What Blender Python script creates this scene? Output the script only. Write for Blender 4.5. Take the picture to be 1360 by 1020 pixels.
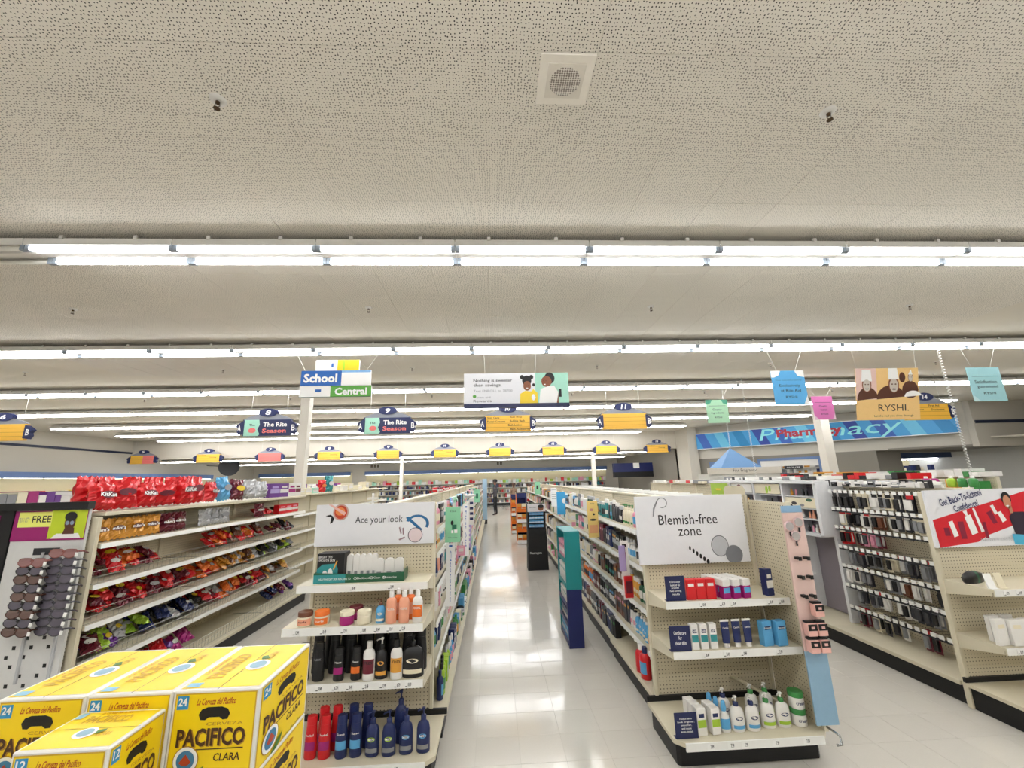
import bpy, bmesh, math, random
import numpy as np
from math import sin, cos, pi, radians
from mathutils import Vector, Matrix
random.seed(7)
for _o in list(bpy.data.objects): bpy.data.objects.remove(_o)
scene = bpy.context.scene
COL = scene.collection

# ---------------------------------------------------------------- camera, world, exposure
CAM_H = 1.80
RT = ((0.99870686, -0.01360932, 0.04898359), (-0.04463012, 0.22672102, 0.97293665), (-0.02434662, -0.97386465, 0.22582045))
cd = bpy.data.cameras.new('camera'); cam = bpy.data.objects.new('camera', cd); COL.objects.link(cam)
cd.sensor_width = 36.0; cd.lens = 545.0 / 1360.0 * 36.0; cd.clip_start = 0.05; cd.clip_end = 200
_m = Matrix.Identity(4)
for r in range(3):
    _m[r][0] = RT[r][0]; _m[r][1] = -RT[r][1]; _m[r][2] = -RT[r][2]
_m[2][3] = CAM_H
cam.matrix_world = _m
scene.camera = cam
wd = bpy.data.worlds.new('world'); scene.world = wd; wd.use_nodes = True
wd.node_tree.nodes['Background'].inputs[0].default_value = (1, 0.98, 0.95, 1)
wd.node_tree.nodes['Background'].inputs[1].default_value = 0.3
scene.view_settings.view_transform = 'Standard'
scene.view_settings.look = 'None'
scene.view_settings.gamma = 1.0
scene.view_settings.use_curve_mapping = False
scene.view_settings.exposure = 0.62
TUBE_STRENGTH = 14.0

# ---------------------------------------------------------------- materials
def lin(c):
    if isinstance(c, str):
        c = c.lstrip('#'); c = [int(c[i:i + 2], 16) / 255 for i in (0, 2, 4)]
    return tuple((x / 12.92 if x <= 0.04045 else ((x + 0.055) / 1.055) ** 2.4) for x in c)
MATS = {}
def mat(name, col, rough=0.5, metal=0.0, spec=0.5, noise=0.04, scale=30.0, bump=0.0, emit=0.0, alpha=1.0, coat=0.0, trans=0.0):
    if name in MATS: return MATS[name]
    m = bpy.data.materials.new(name); m.use_nodes = True
    nt = m.node_tree; b = nt.nodes['Principled BSDF']; c = lin(col)
    b.inputs['Roughness'].default_value = rough; b.inputs['Metallic'].default_value = metal
    b.inputs['Specular IOR Level'].default_value = spec
    b.inputs['Coat Weight'].default_value = coat
    if trans: b.inputs['Transmission Weight'].default_value = trans
    if alpha < 1: b.inputs['Alpha'].default_value = alpha
    b.inputs['Base Color'].default_value = (*c, 1)
    if noise > 0:
        g = nt.nodes.new('ShaderNodeNewGeometry'); n = nt.nodes.new('ShaderNodeTexNoise'); n.inputs['Scale'].default_value = scale
        nt.links.new(g.outputs['Position'], n.inputs['Vector'])
        mx = nt.nodes.new('ShaderNodeMix'); mx.data_type = 'RGBA'
        mx.inputs[6].default_value = (*[x * (1 - noise) for x in c], 1); mx.inputs[7].default_value = (*[min(1, x * (1 + noise)) for x in c], 1)
        nt.links.new(n.outputs['Fac'], mx.inputs[0]); nt.links.new(mx.outputs[2], b.inputs['Base Color'])
        if bump:
            bp = nt.nodes.new('ShaderNodeBump'); bp.inputs['Strength'].default_value = bump; bp.inputs['Distance'].default_value = 0.01
            nt.links.new(n.outputs['Fac'], bp.inputs['Height']); nt.links.new(bp.outputs['Normal'], b.inputs['Normal'])
    if emit:
        b.inputs['Emission Color'].default_value = (*c, 1); b.inputs['Emission Strength'].default_value = emit
    MATS[name] = m
    return m
def mathn(nt, op, a, b=None, c=None):
    n = nt.nodes.new('ShaderNodeMath'); n.operation = op
    for i, v in enumerate((a, b, c)):
        if v is None: continue
        if isinstance(v, (int, float)): n.inputs[i].default_value = v
        else: nt.links.new(v, n.inputs[i])
    return n.outputs[0]
def peg_mat(name, axis, col='#D6CCB2', hole='#4A4233'):
    m = mat(name, col, 0.55, noise=0.03, scale=4)
    nt = m.node_tree; b = nt.nodes['Principled BSDF']; src = b.inputs['Base Color'].links[0].from_socket
    g = nt.nodes.new('ShaderNodeNewGeometry'); s = nt.nodes.new('ShaderNodeSeparateXYZ'); nt.links.new(g.outputs['Position'], s.inputs[0])
    P = 0.0254
    d = []
    for o in (s.outputs[0 if axis == 'x' else 1], s.outputs[2]):
        f = mathn(nt, 'SUBTRACT', mathn(nt, 'FRACT', mathn(nt, 'MULTIPLY', o, 1 / P)), 0.5); d.append(mathn(nt, 'MULTIPLY', f, f))
    r = mathn(nt, 'LESS_THAN', mathn(nt, 'ADD', d[0], d[1]), 0.022)
    mx = nt.nodes.new('ShaderNodeMix'); mx.data_type = 'RGBA'; nt.links.new(r, mx.inputs[0]); nt.links.new(src, mx.inputs[6])
    mx.inputs[7].default_value = (*lin(hole), 1); nt.links.new(mx.outputs[2], b.inputs['Base Color'])
    return m
PEGX = peg_mat('pegboard_across', 'x'); PEGY = peg_mat('pegboard_along', 'y')
BEIGE = mat('almond_enamel', '#D8D0B8', 0.45, noise=0.03, scale=6)
WHITE = mat('white_enamel', '#E4E2DC', 0.4)
STRIP = mat('price_strip_white', '#EFEFEA', 0.35, noise=0.02)
BLACK = mat('black_kick', '#0C0C0D', 0.5)
TAGW = mat('tag_paper', '#F4F4F0', 0.6, noise=0)
CHROME = mat('chrome', '#B9BBBC', 0.2, metal=1.0, noise=0)
WIRE = mat('zinc_wire', '#A7A59C', 0.35, metal=0.8, noise=0)
INK = mat('ink_dark', '#26272B', 0.6, noise=0)
NAVY = mat('navy', '#1B2350', 0.45)
CORD = mat('white_cord', '#E6E6E2', 0.6, noise=0)

def ceiling_mat():
    m = mat('ceiling_tile_mineral', '#E4DFD4', 0.9, noise=0.05, scale=2.2)
    nt = m.node_tree; b = nt.nodes['Principled BSDF']; src = b.inputs['Base Color'].links[0].from_socket
    g = nt.nodes.new('ShaderNodeNewGeometry')
    v = nt.nodes.new('ShaderNodeTexVoronoi'); v.inputs['Scale'].default_value = 54; v.inputs['Randomness'].default_value = 0.55
    v.voronoi_dimensions = '2D'
    nt.links.new(g.outputs['Position'], v.inputs['Vector'])
    n = nt.nodes.new('ShaderNodeTexNoise'); n.inputs['Scale'].default_value = 45; nt.links.new(g.outputs['Position'], n.inputs['Vector'])
    hole = mathn(nt, 'LESS_THAN', v.outputs['Distance'], mathn(nt, 'MULTIPLY_ADD', n.outputs['Fac'], 0.16, 0.10))
    mx = nt.nodes.new('ShaderNodeMix'); mx.data_type = 'RGBA'; nt.links.new(hole, mx.inputs[0]); nt.links.new(src, mx.inputs[6])
    mx.inputs[7].default_value = (*lin('#2E2925'), 1); nt.links.new(mx.outputs[2], b.inputs['Base Color'])
    n2 = nt.nodes.new('ShaderNodeTexNoise'); n2.inputs['Scale'].default_value = 130; nt.links.new(g.outputs['Position'], n2.inputs['Vector'])
    bp = nt.nodes.new('ShaderNodeBump'); bp.inputs['Strength'].default_value = 0.25; bp.inputs['Distance'].default_value = 0.004
    nt.links.new(n2.outputs['Fac'], bp.inputs['Height']); nt.links.new(bp.outputs['Normal'], b.inputs['Normal'])
    return m
CEIL = ceiling_mat()
CEILFAR = mat('ceiling_plain', '#DAD4C6', 0.9, noise=0.07, scale=1.3)
CEILGRID = mat('ceiling_grid_white', '#C9C3B7', 0.6)
def floor_mat(name='vinyl_floor_tile', obj_rand=True):
    m = mat(name, '#D6D2C9', 0.13, spec=0.5, noise=0.03, scale=90)
    nt = m.node_tree; b = nt.nodes['Principled BSDF']; src = b.inputs['Base Color'].links[0].from_socket
    oi = nt.nodes.new('ShaderNodeObjectInfo'); mx = nt.nodes.new('ShaderNodeMix'); mx.data_type = 'RGBA'; mx.blend_type = 'MULTIPLY'
    mx.inputs[0].default_value = 1.0
    cr = nt.nodes.new('ShaderNodeMapRange'); cr.inputs[3].default_value = 0.95; cr.inputs[4].default_value = 1.0
    nt.links.new(oi.outputs['Random'], cr.inputs[0]); nt.links.new(src, mx.inputs[6])
    cb = nt.nodes.new('ShaderNodeCombineXYZ')
    for i in range(3): nt.links.new(cr.outputs[0], cb.inputs[i])
    nt.links.new(cb.outputs[0], mx.inputs[7]); nt.links.new(mx.outputs[2], b.inputs['Base Color'])
    g = nt.nodes.new('ShaderNodeNewGeometry'); n = nt.nodes.new('ShaderNodeTexNoise'); n.inputs['Scale'].default_value = 3.5; n.inputs['Detail'].default_value = 3
    nt.links.new(g.outputs['Position'], n.inputs['Vector'])
    bp = nt.nodes.new('ShaderNodeBump'); bp.inputs['Strength'].default_value = 0.10; bp.inputs['Distance'].default_value = 0.02
    nt.links.new(n.outputs['Fac'], bp.inputs['Height']); nt.links.new(bp.outputs['Normal'], b.inputs['Normal'])
    rr = nt.nodes.new('ShaderNodeMapRange'); rr.inputs[3].default_value = 0.05; rr.inputs[4].default_value = 0.17
    nt.links.new(n.outputs['Fac'], rr.inputs[0]); nt.links.new(rr.outputs[0], b.inputs['Roughness'])
    return m
FLOOR = floor_mat()
WALLM = mat('wall_paint_cream', '#CBC6BA', 0.7, noise=0.03, scale=0.7)
WALLT = mat('wall_paint_taupe', '#8C877D', 0.7, noise=0.04, scale=0.7)
BLUEB = mat('valance_blue', '#5A75A5', 0.5)
CREAML = mat('lit_cream_panel', '#DDD2AC', 0.6)
TUBE = mat('fluorescent_tube', '#FBFCFF', 0.3, noise=0, emit=TUBE_STRENGTH)
DEADT = mat('unlit_tube', '#D9D6CC', 0.25, noise=0)
HOUS = mat('fixture_white', '#D8D6D0', 0.4)
DARKTRIM = mat('dark_stripe', '#1C2640', 0.5)

# ---------------------------------------------------------------- mesh builder
class MB:
    def __init__(s): s.v = []; s.f = []; s.m = []; s.sm = []; s.rc = False
    def add(s, vs, fs, m=0, smooth=False):
        o = len(s.v); s.v += [tuple(p) for p in vs]; s.f += [tuple(i + o for i in f) for f in fs]; s.m += [m] * len(fs); s.sm += [smooth] * len(fs); return s
    def box(s, x0, x1, y0, y1, z0, z1, m=0, c=0.0):
        if c <= 0:
            vs = [(x, y, z) for x in (x0, x1) for y in (y0, y1) for z in (z0, z1)]
            return s.add(vs, [(0, 1, 3, 2), (4, 6, 7, 5), (0, 4, 5, 1), (2, 3, 7, 6), (0, 2, 6, 4), (1, 5, 7, 3)], m)
        # chamfered box
        s.rc = True
        X = (x0, x1); Y = (y0, y1); Z = (z0, z1); vs = []; idx = {}
        for i in (0, 1):
            for j in (0, 1):
                for k in (0, 1):
                    sx, sy, sz = (c if i == 0 else -c), (c if j == 0 else -c), (c if k == 0 else -c)
                    for a in range(3):
                        p = [X[i], Y[j], Z[k]]; q = [sx, sy, sz]
                        for t in range(3):
                            if t != a: p[t] += q[t]
                        idx[(i, j, k, a)] = len(vs); vs.append(p)
        fs = []
        for a in range(3):
            for e in (0, 1):
                b, d = [(1, 2), (0, 2), (0, 1)][a]; ring = []
                for u, w in ((0, 0), (1, 0), (1, 1), (0, 1)):
                    t = [0, 0, 0]; t[a] = e; t[b] = u; t[d] = w; ring.append(idx[(*t, a)])
                if (e == 1) != (a == 1): pass
                else: ring.reverse()
                fs.append(ring)
        for a in range(3):   # edges along axis a
            b, d = [(1, 2), (0, 2), (0, 1)][a]
            for u in (0, 1):
                for w in (0, 1):
                    t0 = [0, 0, 0]; t1 = [0, 0, 0]; t1[a] = 1
                    for t in (t0, t1): t[b] = u; t[d] = w
                    r = [idx[(*t0, b)], idx[(*t1, b)], idx[(*t1, d)], idx[(*t0, d)]]
                    if (u == w) != (a == 1): r.reverse()
                    fs.append(r)
        for i in (0, 1):
            for j in (0, 1):
                for k in (0, 1):
                    r = [idx[(i, j, k, 0)], idx[(i, j, k, 1)], idx[(i, j, k, 2)]]
                    if (i + j + k) % 2 == 0: r.reverse()
                    fs.append(r)
        return s.add(vs, fs, m)
    def lathe(s, prof, cx=0, cy=0, cz=0, n=12, sx=1, sy=1, m=0, a0=0, a1=2 * pi, smooth=True, cap=True):
        full = abs(a1 - a0 - 2 * pi) < 1e-6; k = n if full else n + 1; vs = []
        for (r, z) in prof:
            for i in range(k):
                a = a0 + (a1 - a0) * i / n; vs.append((cx + r * sx * cos(a), cy + r * sy * sin(a), cz + z))
        fs = []
        for j in range(len(prof) - 1):
            for i in range(k if full else k - 1):
                a = j * k + i; b = j * k + (i + 1) % k; fs.append((a, b, b + k, a + k))
        s.add(vs, fs, m, smooth)
        if full and cap:
            if prof[0][0] > 1e-5: s.add(vs[:k], [tuple(range(k))[::-1]], m)
            if prof[-1][0] > 1e-5: s.add(vs[-k:], [tuple(range(k))], m)
        return s
    def prism(s, pts, a, b, axis='z', m=0):
        # pts 2D polygon extruded from a to b along the axis
        def P(p, t):
            return (p[0], p[1], t) if axis == 'z' else ((p[0], t, p[1]) if axis == 'y' else (t, p[0], p[1]))
        n = len(pts); vs = [P(p, a) for p in pts] + [P(p, b) for p in pts]
        ar = sum(pts[i][0] * pts[(i + 1) % n][1] - pts[(i + 1) % n][0] * pts[i][1] for i in range(n)) * (b - a)
        if axis == 'y': ar = -ar
        fs = [tuple(range(n))[::-1], tuple(range(n, 2 * n))] + [(i, (i + 1) % n, (i + 1) % n + n, i + n) for i in range(n)]
        if ar < 0: fs = [f[::-1] for f in fs]
        return s.add(vs, fs, m)
    def tube(s, pts, r, n=6, m=0):
        pts = [Vector(p) for p in pts]; vs = []; fs = []
        for i, p in enumerate(pts):
            d = (pts[min(i + 1, len(pts) - 1)] - pts[max(i - 1, 0)]).normalized()
            u = d.cross(Vector((0, 0, 1)));
            if u.length < 1e-3: u = d.cross(Vector((1, 0, 0)))
            u.normalize(); w = d.cross(u)
            for k in range(n): vs.append(p + (u * cos(2 * pi * k / n) + w * sin(2 * pi * k / n)) * r)
        for i in range(len(pts) - 1):
            for k in range(n):
                a = i * n + k; b = i * n + (k + 1) % n; fs.append((a, a + n, b + n, b))
        fs.append(tuple(range(n))); fs.append(tuple(range((len(pts) - 1) * n, len(pts) * n))[::-1])
        return s.add(vs, fs, m, n > 4)
    def mesh(s, name='m'):
        me = bpy.data.meshes.new(name); me.from_pydata(s.v, [], s.f)
        for p, i, q in zip(me.polygons, s.m, s.sm): p.material_index = i; p.use_smooth = q
        me.update()
        if s.rc:
            b = bmesh.new(); b.from_mesh(me); bmesh.ops.recalc_face_normals(b, faces=b.faces); b.to_mesh(me); b.free()
        return me
    def build(s, name, mats, parent=None, loc=None, rotz=0):
        return link(name, s.mesh(name), mats, parent, loc, rotz)
CLEAN = MATS
def link(name, me, mats, parent=None, loc=None, rotz=0.0, rot=None):
    """Link one object; materials go to OBJECT slots so that meshes can be shared."""
    if not isinstance(mats, (list, tuple)): mats = [mats]
    while len(me.materials) < len(mats): me.materials.append(mats[len(me.materials)])
    o = bpy.data.objects.new(name, me); COL.objects.link(o)
    for i, m in enumerate(mats):
        if me.materials[i] != m:
            o.material_slots[i].link = 'OBJECT'; o.material_slots[i].material = m
    if parent: o.parent = parent
    if loc is not None: o.location = loc
    if rot is not None: o.rotation_euler = rot
    elif rotz: o.rotation_euler = (0, 0, rotz)
    return o
CACHE = {}
def cached(key, fn):
    if key not in CACHE: CACHE[key] = fn()
    return CACHE[key]
def tag(o, label, cat=None, group=None, kind=None):
    o['label'] = label
    if cat: o['category'] = cat
    if group: o['group'] = group
    if kind: o['kind'] = kind
    return o
def thing(name, label, cat, loc=(0, 0, 0), rotz=0.0, group=None):
    o = bpy.data.objects.new(name, None); COL.objects.link(o); o.location = loc; o.rotation_euler = (0, 0, rotz); o.empty_display_size = 0.1
    return tag(o, label, cat, group)
def struct(o): o['kind'] = 'structure'; return o
ONES = 'first second third fourth fifth sixth seventh eighth ninth tenth eleventh twelfth thirteenth fourteenth fifteenth sixteenth seventeenth eighteenth nineteenth'.split()
TENS = {2: 'twent', 3: 'thirt', 4: 'fort', 5: 'fift', 6: 'sixt', 7: 'sevent', 8: 'eight', 9: 'ninet'}
def nth(i):
    if i <= 19: return ONES[i - 1]
    if i >= 100: return 'hundred-and-' + nth(i - 100) if i > 100 else 'hundredth'
    t, u = divmod(i, 10)
    return TENS[t] + 'ieth' if u == 0 else TENS[t] + 'y-' + ONES[u - 1]

# ---------------------------------------------------------------- flat print: a frame on a surface of a thing
def text_data(s, bold=0.0, res=2):
    c = bpy.data.curves.new('t', 'FONT'); c.body = s; c.resolution_u = res; c.offset = bold; c.extrude = 0.0
    o = bpy.data.objects.new('t', c); me = bpy.data.meshes.new_from_object(o)
    v = np.array([tuple(p.co) for p in me.vertices]) if len(me.vertices) else np.zeros((1, 3))
    f = [tuple(p.vertices) for p in me.polygons]
    bpy.data.objects.remove(o); bpy.data.curves.remove(c); bpy.data.meshes.remove(me)
    mn = v.min(0); mx = v.max(0); v = (v - mn) / np.maximum(mx - mn, 1e-6)
    return v, f, (mx - mn)
class Frame:
    """o = top corner at the reading start, u across, v downwards, n outwards, W x H in metres; fractions from the top corner"""
    def __init__(s, parent, o, u, v, n, W, H): s.p = parent; s.o = Vector(o); s.u = Vector(u); s.v = Vector(v); s.n = Vector(n); s.W = W; s.H = H
    def pt(s, a, b, e): return s.o + s.u * (a * s.W) + s.v * (b * s.H) + s.n * e
    def poly(s, name, polys, m, layer=1):
        if polys and isinstance(polys[0][0], (int, float)): polys = [polys]
        if name == 'photo_print' and len(polys) > 1: return [s.poly(name, q, m, layer) for q in polys][0]
        mb = MB(); e = 0.0007 * layer
        for pts in polys:
            n = len(pts); P = [s.pt(a, b, e) for a, b in pts]
            nn = Vector((0, 0, 0))
            for i in range(n): nn += P[i].cross(P[(i + 1) % n])
            f = tuple(range(n)) if nn.dot(s.n) > 0 else tuple(range(n))[::-1]
            mb.add(P, [f])
        return mb.build(name, m, s.p)
    def text(s, t, m, a, b, w, h, layer=2, bold=0.0, shear=0.0, rot=0.0, name='lettering'):
        """box with its top at b, start at a, fractional width w and height h"""
        v, f, _ = cached(('txt', t, bold), lambda: text_data(t, bold))
        P = []
        ca, sa = cos(rot), sin(rot)
        for x, y, _z in v:
            X = x * w * s.W + shear * (y) * h * s.H; Y = (1 - y) * h * s.H
            X, Y = X * ca + Y * sa, -X * sa + Y * ca
            P.append(s.o + s.u * (a * s.W + X) + s.v * (b * s.H + Y) + s.n * (0.0007 * layer))
        me = bpy.data.meshes.new(name); me.from_pydata([tuple(p) for p in P], [], f)
        if len(me.polygons):
            k = sum((p.normal * p.area for p in me.polygons), Vector((0, 0, 0)))
            if k.dot(s.n) < 0: me.flip_normals()
        me.update()
        return link(name, me, m, s.p)
def ell(cx, cy, rx, ry, n=20, a0=0, a1=2 * pi): return [(cx + rx * cos(a0 + (a1 - a0) * i / n), cy + ry * sin(a0 + (a1 - a0) * i / n)) for i in range(n)]
def rect(a, b, w, h): return [(a, b), (a + w, b), (a + w, b + h), (a, b + h)]
def front(parent, x0, x1, z0, z1, y): return Frame(parent, (x0, y, z1), (1, 0, 0), (0, 0, -1), (0, -1, 0), x1 - x0, z1 - z0)
def arc(cx, cy, r0, r1, a0, a1, ar=1.0, n=16):
    o = [(cx + r1 * cos(a0 + (a1 - a0) * i / n), cy + r1 * ar * sin(a0 + (a1 - a0) * i / n)) for i in range(n + 1)]
    return [[o[i], o[i + 1], (cx + (o[i + 1][0] - cx) * r0 / r1, cy + (o[i + 1][1] - cy) * r0 / r1), (cx + (o[i][0] - cx) * r0 / r1, cy + (o[i][1] - cy) * r0 / r1)] for i in range(n)]

# ================================================================ THE SETTING
CZ = 4.01
XL, YB = -17.2, 31.0
fl = struct(MB().box(XL - 3, 24, -6, YB + 1, -0.2, -0.0015).build('floor', FLOOR))
def tile_mesh(w, d, t, c):
    mb = MB(); x, y = w / 2, d / 2
    mb.add([(-x, -y, -t), (x, -y, -t), (x, y, -t), (-x, y, -t), (-x, -y, -c), (x, -y, -c), (x, y, -c), (-x, y, -c), (-x + c, -y + c, 0), (x - c, -y + c, 0), (x - c, y - c, 0), (-x + c, y - c, 0)],
           [(0, 1, 5, 4), (1, 2, 6, 5), (2, 3, 7, 6), (3, 0, 4, 7), (4, 5, 9, 8), (5, 6, 10, 9), (6, 7, 11, 10), (7, 4, 8, 11), (8, 9, 10, 11), (3, 2, 1, 0)])
    return mb.mesh('tile')
ft = tile_mesh(0.2985, 0.2985, 0.003, 0.0008)
nfl = 0
for i in range(-12, 15):
    for j in range(-4, 24):
        x = -0.145 + 0.3 * (i + 0.5); y = 3.143 + 0.3 * (j + 0.5)
        if y > 9: continue
        ok = (-0.45 < x < 1.3 and y > 2.3) or (1.9 < x < 3.75 and 2.1 < y < 5.6) or (-3.0 < x < -1.4 and 5.0 < y < 8.0)
        if ok and nfl < 298:
            link('floor_tile', ft, FLOOR, fl, (x, y, 0)); nfl += 1
ce = struct(MB().box(XL - 3, 24, -6, 20.6, CZ + 0.005, CZ + 0.2).build('ceiling', CEILFAR))
ct = tile_mesh(0.6105, 0.606, 0.005, 0.0015)
for q in list(ct.vertices): q.co.z = -q.co.z
ct.flip_normals()
for j in range(-1, 12):
    y = 1.713 + 0.6075 * (j + 0.5); hw = (y * 0.973 + 0.5) * 1.3 + 1.7
    for i in range(-20, 20):
        x = -0.02 + 0.612 * (i + 0.5)
        if -hw < x < hw and abs(x) < 7.2 and y < 8.2: link("ceiling_tile", ct, CEIL, ce, (x, y, CZ))
struct(MB().box(XL - 0.2, 24, 20.6, 20.8, 3.12, CZ + 0.2).build('trim_bulkhead', WALLM))
struct(MB().box(XL - 3, 24, 20.8, YB + 1, 3.15, 3.3).build('ceiling_rear', CEILFAR))
struct(MB().box(XL - 3, 24, YB, YB + 0.2, 0, 3.2).build('wall_back', WALLM))
struct(MB().box(XL - 0.2, XL, -6, YB, 0, CZ).build('wall_left', WALLM))
struct(MB().box(XL, 24, -6.2, -6, 0, CZ).build('wall_front', WALLM))
struct(MB().box(20.5, 20.7, -6, 14.2, 0, CZ).build('wall_right', WALLM))
struct(MB().box(XL, XL + 0.03, -6, 20.6, 3.40, 3.49).build('trim_left_stripe', DARKTRIM))
# pharmacy corner: a diagonal wall and a wall facing the shop
DA = Vector((9.75, 19.25)); DB = Vector((15.95, 12.85)); DD = (DB - DA).normalized(); DN = Vector((DD.y, -DD.x)); 
if DN.x > 0: DN = -DN
DROT = math.atan2(DD.y, DD.x)
def dbox(mb, s0, s1, z0, z1, t0=0.0, t1=0.15, m=0):
    pts = [DA + DD * s - DN * t for s, t in ((s0, t0), (s1, t0), (s1, t1), (s0, t1))]
    return mb.prism([tuple(p) for p in pts], z0, z1, 'z', m)
def dpt(s, t, z): p = DA + DD * s - DN * t; return (p.x, p.y, z)
DL = (DB - DA).length
struct(dbox(MB(), -0.4, DL, 2.52, CZ, 0.25, 0.45).build('wall_pharmacy_upper', WALLM))
LOW = [(-0.4, 0.35), (2.0, 2.35), (4.6, 6.3)]
mbw = MB()
for a, b in LOW: dbox(mbw, a, b, 0, 2.52, 0.25, 0.40)
dbox(mbw, 0.35, 2.0, 2.3, 2.52, 0.25, 0.4); dbox(mbw, 2.35, 4.6, 2.35, 2.52, 0.25, 0.4)
struct(mbw.build('wall_pharmacy_lower', WALLT))
struct(MB().box(DB.x + 0.05, 21, 12.9, 13.1, 2.48, CZ).build('wall_right_upper', WALLM))
w2 = MB(); w2.box(14.3, 15.55, 15.2, 15.4, 0, 2.5); w2.box(18.3, 21, 15.2, 15.4, 0, 2.5); w2.box(15.55, 18.3, 15.2, 15.4, 2.42, 2.5)
struct(w2.build('wall_right_lower', WALLT))
struct(MB().prism([(14.4, 15.4), (14.6, 14.45), (16.0, 13.1), (21, 13.1), (21, 15.4)], 2.5, 2.56, 'z').build('ceiling_recess', WALLT))
struct(MB().box(DB.x + 0.1, 21, 12.87, 12.9, 3.24, 3.34).build('trim_right_stripe', DARKTRIM))
struct(MB().box(9.3, 9.5, 20.6, YB, 0, 3.2).build('wall_side', WALLT))
struct(MB().box(9.3, 9.75, 19.3, 20.8, 0, CZ).build('wall_side_return', WALLM))
# behind the pharmacy openings
struct(dbox(MB(), -0.4, DL + 3, 0, 3.2, 3.2, 3.3).build('wall_pharmacy_rear', mat('pharmacy_white_wall', '#D9D9D4', 0.6)))
struct(MB().prism([dpt(-0.4, 0.4, 0)[:2], dpt(DL + 2.5, 0.4, 0)[:2], dpt(DL + 2.5, 3.3, 0)[:2], dpt(-0.4, 3.3, 0)[:2]], 2.75, 2.8).build('ceiling_pharmacy', CEILFAR))

# ================================================================ FLUORESCENT ROWS
UL = 1.24
def unit_meshes():
    h = MB(); h.box(-UL / 2 + .004, UL / 2 - .004, -0.150, 0.150, 0.045, 0.07)
    for q in (-0.153, 0.150): h.box(-UL / 2 + .004, UL / 2 - .004, q, q + 0.003, 0.018, 0.08)                       # reflector tray
    h.box(-UL / 2 + .004, UL / 2 - .004, -0.05, 0.05, 0.075, 0.125)
    h.prism([(-0.05, 0.045), (0.05, 0.045), (0.03, 0.005), (-0.03, 0.005)], -UL / 2 + .004, UL / 2 - .004, 'x')
    t = MB().tube([(-0.59, 0, 0), (0.59, 0, 0)], 0.020, 8)
    sk = MB().box(-0.018, 0.018, -0.02, 0.02, -0.02, 0.045)
    cl = MB().box(-0.016, 0.016, -0.012, 0.010, 0.07, 0.105)
    return h.mesh('housing'), t.mesh('tube'), sk.mesh('socket'), cl.mesh('clip')
HM, TM, SM, CM = unit_meshes()
SOCK = mat('lamp_socket_grey', '#8E99A6', 0.5)
rows = [(-2.2, -10, 10, 'row behind the entrance'), (0.66, -8, 9, 'row over the entrance'), (3.52, -6, 6, 'row nearest the entrance'), (6.43, -12, 9, 'second row'), (9.45, -12, 11, 'third row'),
        (12.1, -12, 11, 'fourth row'), (14.9, -12, 9, 'fifth row'), (17.4, -12, 6, 'sixth row'), (19.5, -12, 5, 'seventh row'), (21.5, -13, 6, 'low row at the rear'), (26.2, -13, 6, 'hindmost low row')]
for ri, (y, k0, k1, rn) in enumerate(rows):
    z = 3.86 if y < 20 else 3.02
    for k in range(k0, k1 + 1):
        x = -2.80 + UL * (k + 2.5)
        if x < XL + 1.0: continue
        dead = ri == 2 and x < -4.0
        o = link('fluorescent_fixture', HM, HOUS, None, (x, y, z))
        tag(o, ('unlit ' if dead else '') + 'twin-tube ceiling light, ' + nth(k - k0 + 1) + ' along the ' + rn, 'light', 'strip lights of the ' + rn)
        for dy in (-0.115, 0.115):
            link('fluorescent_tube', TM, DEADT if dead else TUBE, o, (0, dy, 0))
            if 2 <= ri <= 4:
                for dx in (-0.6, 0.6): link('lamp_socket', SM, SOCK, o, (dx, dy, 0))
        if 2 <= ri <= 5:
            for dx in (-0.31, 0.31): link('hanger_clip', CM, HOUS, o, (dx, -0.150, 0))

# ================================================================ SPRINKLERS, CEILING SPEAKER
SPR = MB(); SPR.lathe([(0.045, 0), (0.04, -0.012), (0.02, -0.016)], n=14)
SPB = MB(); SPB.lathe([(0.012, -0.016), (0.012, -0.03), (0.006, -0.032)], n=8); SPB.tube([(-0.012, 0, -0.03), (-0.016, 0, -0.045), (0, 0, -0.062)], 0.0025, 5); SPB.tube([(0.012, 0, -0.03), (0.016, 0, -0.045), (0, 0, -0.062)], 0.0025, 5); SPB.lathe([(0.018, -0.062), (0.018, -0.066)], n=10)
SPR = SPR.mesh('e'); SPB = SPB.mesh('b'); BRASS = mat('sprinkler_brass', '#4B3A26', 0.4, metal=0.7, noise=0)
for j, y in enumerate((2.04, 5.03, 7.96, 10.7)):
    for i, x in enumerate([-1.58 - 3.64 * 2, -1.58 - 3.64, -1.58, 2.14, 5.78, 9.4]):
        if abs(x) > 1.35 * y + 1.5: continue
        o = link('ceiling_sprinkler', SPR, HOUS, None, (x, y, CZ - 0.0005))
        tag(o, 'white-ringed sprinkler head, %s across in the %s line from the entrance' % (nth(i + 1), nth(j + 1)), 'sprinkler', 'ceiling sprinklers')
        link('deflector', SPB, BRASS, o)
def speaker_mat():
    m = mat('speaker_grille', '#DAD3C8', 0.6, noise=0)
    nt = m.node_tree; b = nt.nodes['Principled BSDF']; g = nt.nodes.new('ShaderNodeNewGeometry'); v = nt.nodes.new('ShaderNodeTexVoronoi'); v.inputs['Scale'].default_value = 75; v.inputs['Randomness'].default_value = 0.15
    nt.links.new(g.outputs['Position'], v.inputs['Vector']); r = mathn(nt, 'LESS_THAN', v.outputs['Distance'], 0.42)
    mx = nt.nodes.new('ShaderNodeMix'); mx.data_type = 'RGBA'; nt.links.new(r, mx.inputs[0]); mx.inputs[6].default_value = (*lin('#DAD3C8'), 1); mx.inputs[7].default_value = (*lin('#7D746B'), 1)
    nt.links.new(mx.outputs[2], b.inputs['Base Color']); return m
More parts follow.
